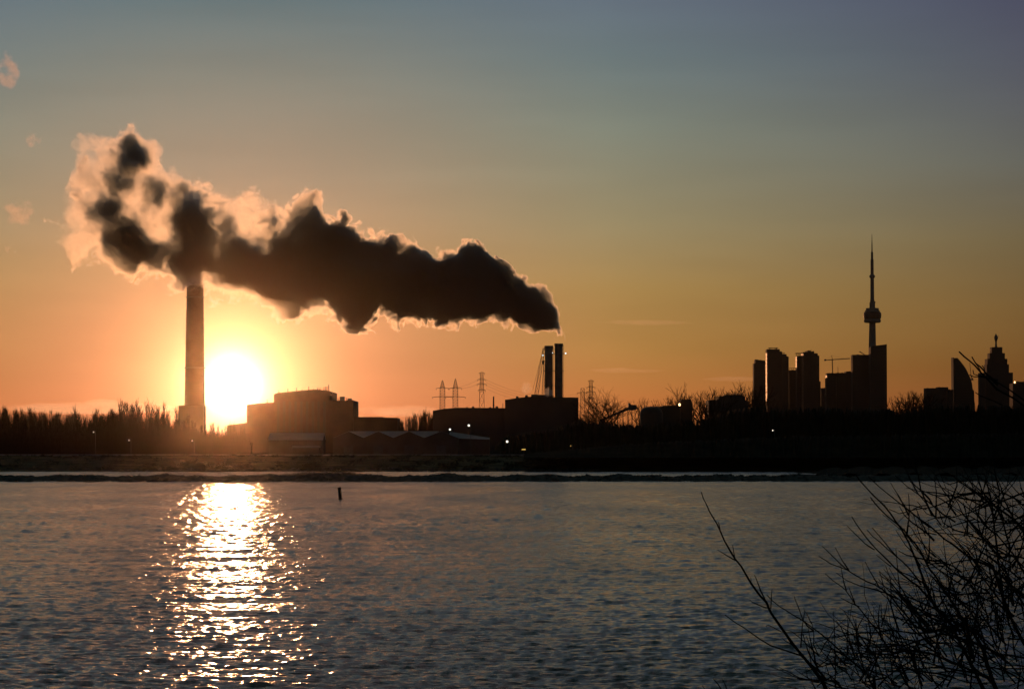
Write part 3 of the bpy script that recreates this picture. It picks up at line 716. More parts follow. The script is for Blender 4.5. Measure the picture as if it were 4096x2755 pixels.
T = Thing('stepped_tower', 'pyramid-stepped stone tower topped by a slender beacon at the right end', 'tower block', (xt(3992, 6100), 6100, GZ), 'downtown tower blocks')
D = 6100.0
for q, (x0, x1, yt_) in enumerate(((3970, 4012.5, 1388), (3961, 4022, 1412), (3951.5, 4031, 1435), (3948, 4037, 1457), (3946, 4052, 1490))):
    mb = MB(); ytb = (1412, 1435, 1457, 1490, 1806)[q]
    mb.box(xt(x0, D), xt(x1, D), D - q * 1.5, D + 40 - (4 - q) * 4, zt(ytb, D) if q < 4 else gb, zt(yt_, D)); T.part('tier', mb, M['tower'])
cx_ = xt(3991, D); k = D / F
mb = MB(); mb.lathe([(5*k, zt(1388, D)), (4*k, zt(1380, D)), (3.2*k, zt(1370, D)), (4.2*k, zt(1362, D)), (6.5*k, zt(1356, D)), (7.2*k, zt(1348, D)), (5.5*k, zt(1342, D)), (2.2*k, zt(1337, D)), (.8*k, zt(1333, D))], cx_, D + 12, 10); T.part('beacon', mb, M['steel'])
mb = MB(); mb.bar((cx_ + 6*k, D + 12, zt(1356, D)), (cx_ + 9.5*k, D + 12, zt(1340, D)), .5, .4, 4); T.part('mast', mb, M['steel'])
tower('flat block at the right edge with a small bright roof glint', 5800, [(4053, 4066, 1533), (4066, 4110, 1526)], 40)
T = Thing('roof_edge_sun_glint', 'glowing box standing in for a sun glint on the far right roof', 'lamp', at(4061, 1532, 5798)); D = 5798.0  # sun glint imitated by an emissive box, not a light fitting
mb = MB(); mb.box(xt(4059, D), xt(4063, D), D, D + 1.5, zt(1532, D), zt(1525, D)); T.part('lamp_or_glint', mb, M['glinto'])

# needle tower
D = 6650.0; k = D / F; cx_ = xt(3492.4, D)
T = Thing('observation_tower', 'very tall needle observation tower with a ringed pod near two thirds of its height', 'tower', (cx_, D, GZ))
z = lambda y: zt(y, D)
mb = MB(); mb.lathe([(26*k, gb), (19*k, z(1620)), (15.5*k, z(1500)), (14*k, z(1400)), (12.6*k, z(1292))], cx_, D, 18); T.part('shaft', mb, M['concrete'])
for a_ in (0.5, 2.6, 4.7):
    mb = MB(); mb.add([(cx_ + math.cos(a_)*r_*k + math.cos(a_+1.57)*s_*1.6, D + math.sin(a_)*r_*k + math.sin(a_+1.57)*s_*1.6, zz) for zz, r_ in ((gb, 29), (z(1295), 12.5)) for r_ in (0, r_) for s_ in (-1, 1)], [(0,1,3,2),(4,6,7,5),(0,2,6,4),(1,5,7,3),(2,3,7,6),(0,4,5,1)]); T.part('buttress', mb, M['concrete'])
mb = MB(); mb.lathe([(13*k, z(1292)), (30*k, z(1290.5)), (33.5*k, z(1287)), (34*k, z(1281)), (32*k, z(1277.5)), (31*k, z(1276.5))], cx_, D, 40); T.part('radome_ring', mb, M['concrete'], smooth=False)
mb = MB(); mb.lathe([(31.5*k, z(1276.4)), (34.5*k, z(1272)), (35.5*k, z(1262)), (35.2*k, z(1254)), (33*k, z(1249)), (27.5*k, z(1247))], cx_, D, 40); T.part('pod_deck', mb, M['glass'])
mb = MB(); mb.lathe([(30*k, z(1247)), (29.5*k, z(1242.3)), (26*k, z(1242)), (25.8*k, z(1233.5)), (24.5*k, z(1232.5)), (10*k, z(1232.4))], cx_, D, 40); T.part('pod_roof', mb, M['concrete'])
mb = MB(); mb.lathe([(11.5*k, z(1232.3)), (11.2*k, z(1211)), (9*k, z(1207)), (8.5*k, z(1200)), (7.8*k, z(1196)), (7.2*k, z(1114))], cx_, D, 16); mb.box(cx_ + 7*k, cx_ + 12*k, D - 2, D + 2, z(1213), z(1205)); T.part('upper_shaft', mb, M['concrete'])
mb = MB(); mb.lathe([(7.2*k, z(1114)), (10*k, z(1110.5)), (11.6*k, z(1107)), (11.4*k, z(1103)), (8.5*k, z(1100)), (6.5*k, z(1097))], cx_, D, 24); T.part('upper_pod', mb, M['concrete'])
mb = MB(); mb.lathe([(6.4*k, z(1097)), (6.2*k, z(1040)), (4.8*k, z(1036)), (4.4*k, z(1010)), (2.6*k, z(1007)), (1.9*k, z(975)), (1.3*k, z(960)), (.7*k, z(937))], cx_, D, 12); T.part('antenna_mast', mb, M['steel'])

# ------------------------------------------------------------------ trees
def bare_tree(kind, H, seed, r0=.28, rmin=.05):
    r = random.Random(seed); mbt = MB(); mbb = MB()
    if kind == 'poplar':
        pts = [Vector((0, 0, 0))]; n = 8
        for i_ in range(n): pts.append(pts[-1] + Vector((r.gauss(0, .18), r.gauss(0, .18), H / n)))
        mbt.tube(pts, [r0 * (1 - .88 * i_ / n) for i_ in range(n + 1)], 4)
        for i_ in range(78):
            f_ = r.uniform(.10, .97); z_ = f_ * H; a_ = r.uniform(0, 6.28); L = (1 - f_) * H * .30 + r.uniform(1.2, 3.2)
            b0 = Vector((pts[int(f_ * n)].x, pts[int(f_ * n)].y, z_))
            out = r.uniform(.16, .34); d = Vector((math.cos(a_) * out, math.sin(a_) * out, 1)).normalized()
            b1 = b0 + d * L * .5 + Vector((math.cos(a_), math.sin(a_), 0)) * .3; b2 = b1 + (d + Vector((0, 0, .4))).normalized() * L * .5
            mbb.bar(b0, b1, .10, .07, 3, False); mbb.bar(b1, b2, .07, .03, 3, False)
            for q in range(3):
                t_ = r.uniform(.2, 1); s_ = b0.lerp(b2, t_); mbb.bar(s_, s_ + Vector((r.gauss(0, .5), r.gauss(0, .5), r.uniform(.8, 2.2))), .05, .02, 3, False)
    else:
        fan = kind == 'fan'
        def grow(p, d, L, rad, depth):
            n = 3; pts = [p]; dd = d.copy()
            for _ in range(n):
                dd = (dd + Vector((r.gauss(0, .10), r.gauss(0, .10), r.gauss(.05, .06)))).normalized(); pts.append(pts[-1] + dd * L / n)
            (mbt if depth < 2 else mbb).tube(pts, [rad * (1 - .4 * i_ / n) for i_ in range(n + 1)], 4 if depth < 2 else 3)
            if depth >= 6: return
            for _ in range((2 if fan or depth > 3 else 3) if depth else (6 if fan else 5)) :
                nd = (dd + Vector((r.gauss(0, 1), r.gauss(0, 1), r.gauss(.3 if fan else .12, .4))) * (.34 if fan else .58)).normalized()
                if nd.z < -.1: nd.z *= -.5
                grow(pts[-1], nd, L * r.uniform(.68, .9), rad * .62, depth + 1)
            if depth > 1:
                nd = (dd + Vector((r.gauss(0, 1), r.gauss(0, 1), r.gauss(.1, .4))) * .7).normalized(); grow(pts[1], nd, L * .6, rad * .45, depth + 2)
        grow(Vector((0, 0, 0)), Vector((0, 0, 1)), H * (.12 if fan else .22), r0, 0)
    return mbt, mbb
poplars = []
for q in range(6):
    mt_, mbb = bare_tree('poplar', 24, 20 + q)
    o_ = len(mt_.v); mt_.add(mbb.v, mbb.f)
    ob = mt_.build('bare_poplar', M['bark']); poplars.append(ob)
used = set()
def place_poplar(x, y, z_, s, label, group):
    q = random.randrange(6); src = poplars[q]
    o = src if q not in used else src.copy()
    if q in used: C.objects.link(o)
    used.add(q)
    o.location = (x, y, z_); o.rotation_euler = (0, 0, random.uniform(0, 6.28)); w = s * random.uniform(.85, 1.2); o.scale = (w, w, s)
    tag(o, label, 'tree', group)
for i_ in range(200):
    D = random.uniform(1590, 1690); px = random.uniform(-150, 985)
    if random.random() < .55: px = random.uniform(-150, 560)
    top = np.interp(px, [-150, 120, 330, 480, 530, 640, 730, 800, 985], [1642, 1650, 1665, 1650, 1628, 1645, 1662, 1690, 1700]) + random.gauss(9, 10)
    x = (px - 2048) / F * D; s = (zt(top, D) - GZ) / 24
    place_poplar(x, D, GZ - .2, s, 'bare poplar in the dense belt between the bank and the tall chimney', 'bare poplars along the left shore')
for i_ in range(34):
    D = random.uniform(2120, 2200); px = random.uniform(1592, 1745)
    top = np.interp(px, [1590, 1640, 1700, 1745], [1690, 1676, 1660, 1662]) + random.gauss(4, 8)
    x = (px - 2048) / F * D; place_poplar(x, D, GZ - .2, (zt(top, D) - GZ) / 24, 'bare poplar between the station annex and the turbine hall', 'bare poplars beside the turbine hall')
# tall bundles standing out of the belt
for px, top in ((300, 1638), (478, 1612), (498, 1618), (545, 1612), (590, 1618), (610, 1630), (663, 1622), (700, 1640), (22, 1636), (120, 1640)):
    D = 1580; x = (px - 2048) / F * D; place_poplar(x, D, GZ - .2, (zt(top, D) - GZ) / 24, {300: 'lone tall bare poplar in the left half of the belt, left of the high clump', 478: 'tallest bare poplar at the left side of the high clump in the belt', 498: 'bare poplar just right of the tallest one in the high clump', 545: 'bare poplar peak in the middle of the high clump, right of the second street lamp',
        590: 'bare poplar on the right shoulder of the high clump in the belt', 610: 'lower bare poplar at the right edge of the high clump', 663: 'tall bare poplar midway between the high clump and the tall chimney', 700: 'tall bare poplar nearest the plinth of the tall chimney', 22: 'bare poplar at the extreme left edge of the belt', 120: 'bare poplar a little in from the extreme left edge of the belt'}[px], 'tall poplars above the belt')

def single_tree(px, top, base, D, kind, seed, label, wscale=1.0, r0=.4, name='bare_tree', group=None):
    Hh = 20.0
    mt_, mb_ = bare_tree(kind, Hh, seed, r0)
    zs = float(np.percentile([v_[2] for v_ in mb_.v], 96)); s = (zt(top, D) - base) / zs
    loc = ((px - 2048) / F * D, D, base)
    o = thing(name, label, 'tree', group, loc); o.scale = (s * wscale, s * wscale, s)
    a_ = mt_.build('trunk', M['bark'], o); c_ = mb_.build('crown', M['bark'], o)
    return o
single_tree(2459, 1588, GZ, 1985, 'round', 5, 'round-crowned bare tree behind the inclined conveyor', 1.15, .36)
for q, (px, top, D, kd, lb, ws) in enumerate((
    (2390, 1655, 1990, 'round', 'small bare tree right of the taller pylon', 1.2), (2350, 1668, 1980, 'round', 'smallest bare tree at the feet of the two right pylons', 1.3),
    (2570, 1610, 2180, 'fan', 'bare tree behind the storage tank', 1), (2700, 1600, 2250, 'fan', 'bare tree behind the flat warehouse, left of the switch house', 1.1),
    (2748, 1574, 2250, 'fan', 'upright bare tree directly behind the small switch house', 1), (2785, 1572, 2240, 'fan', 'broad fan-shaped bare tree right of the switch house', 1.2), (2815, 1580, 2230, 'fan', 'bare tree touching the stepped office block', 1),
    (2962, 1552, 2420, 'fan', 'tall bare tree behind the right end of the office block', 1), (2998, 1566, 2400, 'fan', 'bare tree at the foot of the first skyline tower', 1),
    (3618, 1592, 2600, 'fan', 'left one of the three fan-shaped bare trees by the squat flat block', 1.1), (3645, 1582, 2600, 'fan', 'middle one of the three fan-shaped bare trees by the squat flat block', 1.2), (3682, 1584, 2590, 'fan', 'right one of the three fan-shaped bare trees by the squat flat block', 1.1),
    (2430, 1664, 1960, 'round', 'low bare tree under the conveyor slope', 1.3), (3590, 1640, 2500, 'round', 'low bare tree right of the tallest dark slab', 1.4), (3050, 1600, 2350, 'round', 'bare tree in front of the narrow slab tower', 1))):
    single_tree(px, top, GZ, D, kd, 50 + q, lb, ws, .35)

# thicket and undergrowth
def thicket(name, n, xr, Dr, hfun, seed, m, rad=.10):
    r = random.Random(seed); mb = MB()
    for _ in range(n):
        D = r.uniform(*Dr); px = r.uniform(*xr); x = (px - 2048) / F * D
        h_ = hfun(px, r); p_ = Vector((x, D, GZ - .2)); q = p_ + Vector((r.gauss(0, h_ * .06), r.gauss(0, h_ * .06), h_ * .6)); s = q + Vector((r.gauss(0, h_ * .08), r.gauss(0, h_ * .08), h_ * .4))
        mb.bar(p_, q, rad * 1.4, rad, 3, False); mb.bar(q, s, rad, .02, 3, False)
        for _k in range(3):
            w_ = p_.lerp(q, r.uniform(.3, 1)); mb.bar(w_, w_ + Vector((r.gauss(0, 1.2), r.gauss(0, .6), r.uniform(1, 3.5))), rad * .6, .02, 3, False)
    return tag(mb.build(name, m, kind='stuff'))
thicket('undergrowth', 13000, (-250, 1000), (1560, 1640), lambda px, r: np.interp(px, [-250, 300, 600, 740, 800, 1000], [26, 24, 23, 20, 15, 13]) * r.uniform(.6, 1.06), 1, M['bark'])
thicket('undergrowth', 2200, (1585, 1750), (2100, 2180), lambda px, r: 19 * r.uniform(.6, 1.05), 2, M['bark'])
def mound(name, x0, x1, D0, D1, hfun, seed, m, nx=300, nd=7):
    r = np.random.default_rng(seed); mb = MB(); xs_ = np.linspace(x0, x1, nx)
    for j in range(nd):
        f_ = j / (nd - 1); D = D0 + (D1 - D0) * f_
        for px in xs_:
            h_ = 0 if j in (0, nd - 1) else hfun(px) * math.sin(math.pi * min(1, .25 + f_ * .9)) ** .5 * r.uniform(.82, 1.12)
            mb.v.append(((px - 2048) / F * D + r.normal(0, .4), D + r.normal(0, 1.5), GZ - .5 + h_))
    for j in range(nd - 1):
        for i_ in range(nx - 1): mb.f.append((j*nx+i_, j*nx+i_+1, (j+1)*nx+i_+1, (j+1)*nx+i_))
    return mb.build(name, m, kind='stuff')
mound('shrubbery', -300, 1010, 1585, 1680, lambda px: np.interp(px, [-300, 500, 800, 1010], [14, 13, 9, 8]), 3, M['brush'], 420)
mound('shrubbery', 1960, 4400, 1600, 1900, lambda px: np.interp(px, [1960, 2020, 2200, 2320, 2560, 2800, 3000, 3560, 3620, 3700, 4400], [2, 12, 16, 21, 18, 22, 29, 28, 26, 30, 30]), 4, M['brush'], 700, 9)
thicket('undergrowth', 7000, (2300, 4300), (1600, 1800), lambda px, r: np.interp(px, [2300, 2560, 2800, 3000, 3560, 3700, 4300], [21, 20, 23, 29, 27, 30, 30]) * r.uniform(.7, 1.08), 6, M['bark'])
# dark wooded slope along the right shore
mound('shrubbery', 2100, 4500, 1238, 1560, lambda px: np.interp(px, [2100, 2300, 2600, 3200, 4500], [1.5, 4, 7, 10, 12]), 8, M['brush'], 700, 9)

# weeds and stones on the bank, dark low land closing the channel at the right
def bank_z(D): return float(np.interp(D, [1236, 1242, 1262, 1310, 1370, 1430, 1490, 1500], [-1.2, .3, 1.6, 3.2, 4.6, 6.0, 6.95, 7.0]))
r = random.Random(31); mb = MB()
for _ in range(9000):
    D = 1243 + 255 * r.random() ** 1.6; px = r.uniform(-300, 2300)
    if math.sin(px * .021 + D * .05) + math.sin(px * .047 - D * .03) + r.gauss(0, .7) < .1: continue
    x = (px - 2048) / F * D; z_ = bank_z(D) - .1; h_ = r.uniform(.4, 1.3) * (1.8 if r.random() < .06 else 1)
    for _k in range(3): mb.bar((x + r.gauss(0, .5), D, z_), (x + r.gauss(0, .8), D + r.gauss(0, .4), z_ + h_ * r.uniform(.6, 1)), .16, .03, 3, False)
tag(mb.build('weeds', M['brush'], kind='stuff'))
def bank_rocks(r):
    for k in range(1500):
        D = 1240 + abs(r.gauss(0, 7)); x = (r.uniform(-300, 2400) - 2048) / F * D
        yield (x, D, bank_z(D), r.uniform(.3, 1.1))
rocks(32, bank_rocks).build('rubble', M['rock'], kind='stuff')
mb = MB(); pxs = np.linspace(3120, 4500, 120); rws = [862, 900, 980, 1080, 1180, 1262]
for j, D in enumerate(rws):
    for px in pxs:
        f_ = max(0, min(1, (px - 3150 - 60 * math.sin(D * .02)) / 260)); mb.v.append(((px - 2048) / F * D, D, -1 + f_ * (3.0 + .6 * math.sin(px * .05 + D) + r.uniform(-.3, .3))))
for j in range(len(rws) - 1):
    for i_ in range(len(pxs) - 1): n_ = len(pxs); mb.f.append((j*n_+i_, j*n_+i_+1, (j+1)*n_+i_+1, (j+1)*n_+i_))
mb.build('shore_ground', M['brush'], kind='structure')

# ------------------------------------------------------------------ shore wall and lamps
mb = MB(); mb.box(xt(-300, 1500), xt(2160, 1500), 1500.5, 1501.2, GZ - .3, GZ + .75)
T = Thing('roadside_barrier', 'low pale concrete barrier running along the top of the grass bank', 'barrier', (xt(900, 1500), 1500, GZ)); T.part('wall', mb, M['roof'])
for px, py, D, r_, m_, lb in ((374, 1727.5, 1555, .45, 'lampw', 'white street lamp highest up among the poplars at far left'), (516, 1760, 1545, .6, 'lampw', 'white street lamp in the belt between the two other left lamps'),
                        (769, 1762, 1545, .55, 'lampw', 'white street lamp at the foot of the tall chimney'), (1799.6, 1717, 1660, .8, 'lampw', 'white street lamp over the right gabled shed'),
                        (1875, 1701, 1665, .85, 'lampw', 'white street lamp against the turbine hall, highest of the plant lamps'), (2028.6, 1765.6, 1595, .9, 'lampw', 'brightest white street lamp low in front of the plant block'),
                        (2283, 1782.6, 1540, .25, 'lampy', 'faintest amber lamp on the dark shore right of the plant'), (3091, 1721, 1580, .45, 'lampw', 'lone white lamp on the dark wooded shore under the skyline')):
    p = at(px, py, D); T = Thing('street_lamp', lb, 'lamp', (p.x + 1.2, D, GZ), 'street lamps')
    mb = MB(); mb.tube([(p.x + 1.2, D, GZ - .3), (p.x + 1.2, D, p.z - .3), (p.x + 1.0, D, p.z + .5), (p.x, D, p.z + r_ + .1)], [.14, .1, .08, .07], 5); T.part('post', mb, M['steel'])
    lampball(T, p, r_ * .8, M[m_])
T = Thing('lit_sign', 'row of small amber lights low on the shore below the plant', 'sign', at(2094, 1800, 1540)); p = at(2094.6, 1797, 1540)
for q in (-3.6, -1.2, 1.2, 3.6):
    mb = MB(); mb.box(p.x + q * .15 * 1.6 - .12, p.x + q * .15 * 1.6 + .12, 1540, 1540.3, p.z - .12, p.z + .18); T.part('light', mb, M['lampy'])
mb = MB(); mb.box(p.x - 1.3, p.x + 1.3, 1540.31, 1540.5, p.z - .6, p.z + .5); mb.box(p.x - .1, p.x + .1, 1540.31, 1540.6, GZ, p.z - .6); T.part('board', mb, M['steel'])

# ------------------------------------------------------------------ near shrubs
def z2(p): return (2700 + p[0] * .5989, 1880 + p[1] * .5989)
S1 = [  # (start radius, end radius in photo px, polyline from base to tip in zoom px)
    (7.5, 1.6, [(1040,1520),(1010,1461),(980,1400),(920,1320),(840,1225),(780,1150),(710,1050),(640,950),(610,880),(540,800),(470,690),(400,590),(330,470),(300,400),(230,275),(190,190),(175,145)]),
    (2.2, 1, [(300,400),(296,370),(290,345)]), (2.2, 1, [(400,590),(392,545),(385,500)]), (2.4, 1, [(400,600),(340,565),(282,530)]),
    (3.0, 1.2, [(600,860),(575,810),(560,770),(545,730),(532,700)]), (2.6, 1.1, [(622,920),(590,912),(550,895),(515,880),(498,865)]), (2.2, 1, [(640,920),(643,860),(648,795)]),
    (4.0, 1.5, [(1310,1380),(1200,1290),(1100,1200),(960,1080),(850,1000),(780,960),(700,910),(650,870),(613,830)]),
    (4.0, 1.4, [(1010,1400),(940,1320),(840,1235),(760,1210),(640,1170),(580,1135),(530,1100),(460,1050),(400,1015),(335,965)]),
    (2.4, 1.1, [(925,1073),(870,1082),(800,1085),(750,1083),(710,1078),(650,1045),(618,1032),(608,1045)]), (2.4, 1, [(780,1160),(745,1145),(712,1118)]),
    (2.8, 1.1, [(925,1070),(885,1040),(855,1000),(830,930),(810,880),(795,840)]), (2.2, 1, [(840,1180),(845,1110),(850,1040),(860,980),(868,930)]), (2.0, 1, [(910,1020),(893,985),(880,950)]),
    (3.0, 1.1, [(1073,1450),(1072,1250),(1068,1150),(1065,1080),(1062,1010),(1060,940)]), (3.0, 1.1, [(1000,1400),(940,1300),(905,1240),(880,1180),(855,1090)]),
    (3.0, 1.0, [(1440,1230),(1330,1225),(1180,1225),(1100,1212),(1020,1210),(970,1190),(920,1180),(835,1178)]), (2.2, 1, [(1100,1215),(1040,1195),(970,1168)]),
    (3.4, 1.2, [(1510,1168),(1400,1178),(1330,1180),(1200,1165),(1120,1130),(1060,1100)]), (3, 1, [(1160,1461),(1060,1440),(960,1400),(820,1390),(740,1350),(680,1325),(600,1298)]),
    (2.4, 1, [(960,1410),(860,1400),(780,1395),(710,1380),(650,1362)]), (2.4, 1, [(840,1395),(770,1350),(695,1315)]), (2.6, 1.1, [(320,1480),(290,1430),(255,1390)]), (2.4, 1, [(360,1490),(335,1430),(315,1390)]),
    (2.0, 1, [(210,1480),(195,1455),(183,1438)]), (2.0, 1, [(160,1480),(155,1462),(150,1450)]), (2.4, 1, [(900,1480),(820,1460),(750,1440)]), (2.6, 1, [(1060,1290),(1010,1290),(960,1260)]), (2, 1, [(1100,1185),(1130,1195),(1160,1170),(1180,1150)]),
    (2.2, 1, [(505,760),(508,735),(505,715)]), (2.2,1,[(1110,1300),(1098,1255)]),(2.2,1,[(1180,1400),(1145,1340),(1140,1300)]),
]
S2 = [
    (7, 2.0, [(2060,1461),(1980,1300),(1900,1140),(1840,1020),(1780,960),(1710,860),(1660,750),(1610,600),(1560,480),(1510,390),(1440,290),(1370,210),(1290,130),(1235,70),(1200,20)]),
    (6, 2.0, [(1990,1250),(1950,1040),(1850,880),(1780,770),(1700,660),(1640,540),(1530,400),(1460,340),(1380,270),(1305,180)]),
    (6, 1.6, [(2331,850),(2200,720),(2100,640),(2000,600),(1900,530),(1800,460),(1700,370),(1600,300),(1500,220),(1400,140),(1320,70),(1290,40)]),
    (5, 1.4, [(1890,1070),(1830,1010),(1720,880),(1620,770),(1500,680),(1420,600),(1320,500),(1240,400),(1205,350),(1180,308)]), (2.6, 1.1, [(1330,530),(1270,490),(1220,440),(1150,372)]),
    (3.2, 1.2, [(1640,760),(1560,650),(1460,560),(1370,480),(1320,440),(1283,398)]), (2.8, 1.1, [(1480,575),(1440,530),(1400,480),(1318,385)]),
    (2.8, 1.1, [(1515,920),(1500,780),(1490,700),(1485,640),(1475,520)]), (5, 1.4, [(1900,1040),(1800,1055),(1700,1080),(1600,1040),(1520,940),(1450,850),(1380,790),(1240,720),(1150,665),(1040,625),(963,575)]),
    (2.8, 1.1, [(1150,665),(1100,620),(1050,570),(980,503)]), (2.6, 1.1, [(1160,665),(1135,630),(1110,590),(1070,515)]), (2.4, 1, [(1145,800),(1120,710),(1105,620)]),
    (4, 1.3, [(1470,1260),(1440,1210),(1400,1150),(1340,1060),(1270,970),(1200,890),(1135,795),(1060,740),(1003,690)]), (2.4, 1, [(1200,880),(1180,830),(1160,775)]), (2.4, 1, [(1230,910),(1160,880),(1105,850)]),
    (3.2, 1.1, [(1700,1080),(1620,1020),(1500,990),(1400,970),(1290,970),(1230,960),(1160,930)]), (2.8, 1, [(1370,790),(1330,720),(1300,670),(1270,610)]), (2.4, 1, [(1440,640),(1400,610),(1345,565)]),
    (3, 1, [(1560,300),(1530,240),(1500,180),(1440,85)]), (3, 1.1, [(1550,420),(1562,330),(1565,260),(1558,155)]), (3.4, 1.2, [(2100,150),(2000,155),(1900,170),(1800,215),(1700,250),(1600,262),(1500,290),(1430,260)]),
    (2.8, 1, [(1700,620),(1690,580),(1640,450),(1590,300)]), (3, 1.2, [(1640,640),(1600,570),(1540,500),(1475,400)]), (2.8, 1, [(1695,590),(1700,450),(1690,330)]), (3, 1, [(1840,880),(1830,800),(1810,600),(1790,450)]),
    (3.6, 1.2, [(2331,150),(2200,200),(2100,235),(1960,285),(1860,315),(1760,320),(1680,290),(1620,210)]), (3, 1, [(1990,430),(1870,400),(1790,350),(1750,240)]),
    (3.4, 1.2, [(2100,155),(1990,150),(1830,170),(1720,165),(1640,130),(1570,75)]), (2.6, 1, [(1960,70),(1900,75),(1830,95),(1780,70)]),
    (6, 2.4, [(2400,480),(2331,400),(2250,320),(2150,250),(2060,190),(1980,130),(1900,75),(1860,40)]), (5, 2.6, [(2200,900),(2170,700),(2150,520),(2130,350),(2110,200),(2080,70)]),
    (4, 2, [(2380,520),(2331,420),(2260,320),(2200,200),(2160,70)]), (3.4, 1.4, [(2140,320),(2060,150),(2020,70)]), (4, 2, [(2340,700),(2260,560),(2150,430),(2050,350),(1960,300)]),
    (3.4, 1.2, [(2150,760),(2050,720),(1950,715),(1900,700),(1860,640),(1840,600)]), (3.2, 1.2, [(2100,820),(1980,820),(1900,830),(1800,840),(1700,845),(1600,860),(1560,850)]), (3.4, 1.2, [(2120,640),(2020,590),(1950,600),(1880,610),(1780,640),(1700,650),(1640,620)]),
    (4, 1.4, [(2331,300),(2230,350),(2100,345),(1980,350),(1880,320)]), (4, 1.6, [(2260,900),(2240,760),(2200,640),(2150,560),(2080,480),(2020,400)]),
    (8, 4, [(2500,1500),(2380,1250),(2250,1000),(2180,820),(2120,640)]), (9, 5, [(2200,1600),(2120,1400),(2060,1200),(1990,1080),(1860,1010)]), (7, 3, [(2120,1400),(1900,1300),(1700,1220),(1560,1200),(1440,1230)]), (7, 3, [(2200,1250),(2050,1170),(1900,1120),(1780,1090),(1560,1160)]),
    (6, 2.5, [(2500,1200),(2400,1000),(2331,900),(2250,780),(2190,680)]), (3, 1, [(1400,1400),(1350,1280),(1330,1215),(1305,1145)]), (3, 1, [(1330,1461),(1300,1400),(1290,1330)]), (3, 1, [(1500,1170),(1440,1050),(1380,980),(1375,875)]), (3,1,[(1740,1070),(1680,980),(1640,930)]),(3,1,[(1700,1075),(1620,960),(1570,915)])
]
# twigs reaching above the far shore line: straight in photo px
S3 = [(3.4, 2.4, [(3990,1560),(3945,1510),(3925,1492),(3900,1462),(3882,1446),(3858,1427),(3837,1407)]), (3.0, 2.0, [(3990,1540),(3950,1500),(3932,1478),(3920,1466),(3902,1452),(3888,1428)]),
      (2.0, 1.5, [(3940,1490),(3936,1472),(3928,1462)]), (2.2, 1.5, [(3990,1530),(3960,1505),(3921,1504),(3908,1500),(3895,1496),(3892,1481)]), (2.3, 1.5, [(3990,1520),(3921,1506),(3897,1507),(3878,1499)]),
      (2.2, 1.5, [(4010,1620),(3921,1582),(3901,1569)]), (2.0, 1.5, [(3925,1492),(3915,1470),(3902,1452)]), (3.4, 3.0, [(4400,2000),(4240,1760),(4120,1640),(4050,1590),(3990,1558)]), (3.1, 2.7, [(4400,1960),(4240,1740),(4110,1610),(4040,1560),(3990,1530)])]
def shrub(T, strokes, D0, seed, ntw, zone, px_direct=False, name='branch'):
    r = random.Random(seed); nodes = []
    for i_, (ra, rb, pl) in enumerate(strokes):
        D = D0 + r.uniform(-.9, .9); dd = r.uniform(-.5, .5)
        pts = []; n = len(pl)
        pl2 = [pl[0]]
        for a_, b_ in zip(pl[:-1], pl[1:]):           # subdivide with small kinks
            L_ = math.hypot(b_[0]-a_[0], b_[1]-a_[1]); m_ = max(1, int(L_ / 45))
            for q in range(1, m_ + 1):
                f_ = q / m_; j = 0 if q == m_ else 2.0
                pl2.append((a_[0] + (b_[0]-a_[0])*f_ + r.gauss(0, j), a_[1] + (b_[1]-a_[1])*f_ + r.gauss(0, j)))
        n = len(pl2)
        for q, c_ in enumerate(pl2):
            x_, y_ = c_ if px_direct else z2(c_)
            pts.append(at(x_, y_, D + dd * q / n))
        s = D0 / F
        rad = [(ra + (rb - ra) * (q / (n - 1)) ** .8) * 1.22 * s * (1.0 + r.uniform(-.08, .14)) for q in range(n)]
        mb = MB(); mb.tube(pts, rad, 6)
        for q in range(1, n - 1):                     # buds
            if r.random() < .5 and rad[q] < .004:
                e_ = Vector((r.gauss(0, 1), r.gauss(0, 1), r.gauss(.4, .6))).normalized(); mb.bar(pts[q], pts[q] + e_ * rad[q] * 3.2, rad[q] * .9, rad[q] * .3, 4)
        T.part(name, mb, M['twig'], smooth=True)
        nodes += [(pts[q], (pts[min(q+1, n-1)] - pts[q-1]).normalized(), rad[q]) for q in range(1, n)]
    # dense fine twigs
    mb = MB(); s = D0 / F
    for _ in range(ntw):
        x_, y_, ang, L = zone(r)
        D = D0 + r.uniform(-1.6, 1.9); pts = [at(x_, y_, D)]; a_ = ang; seg = L / 5; rad = [r.uniform(1.8, 4.4) * s]
        for q in range(5):
            a_ += r.gauss(0, .16); x_ += math.cos(a_) * seg; y_ -= math.sin(a_) * seg
            D += r.gauss(0, .06); pts.append(at(x_, y_, D)); rad.append(rad[0] * (1 - .14 * (q + 1)))
        mb.tube(pts, rad, 4)
        if r.random() < .6:
            q = r.randrange(1, 4); d = (pts[q + 1] - pts[q]).normalized(); e_ = (d + Vector((r.gauss(0, .5), 0, r.gauss(.2, .5)))).normalized()
            mb.tube([pts[q], pts[q] + e_ * seg * s * 1.3, pts[q] + e_ * seg * s * 2.4 + Vector((0, 0, .02))], [rad[q] * .8, rad[q] * .6, rad[q] * .4], 4)
    T.part('twigs', mb, M['twig'], kind='stuff')
DB = 12.0
T = Thing('bare_shrub', 'sparse bare shrub with one long branch leaning up to the left, bottom right', 'shrub', (at(3300, 2755, DB).x, DB, 8.0), 'bare shrubs on the near bluff')
def zone1(r):
    x_ = r.uniform(3250, 3700); y_ = r.uniform(2600, 2830); return x_, y_, r.choice([2.6, 2.2, 1.7, 1.2, 2.9]) + r.gauss(0, .25), r.uniform(70, 200)
shrub(T, S1, DB, 11, 110, zone1)
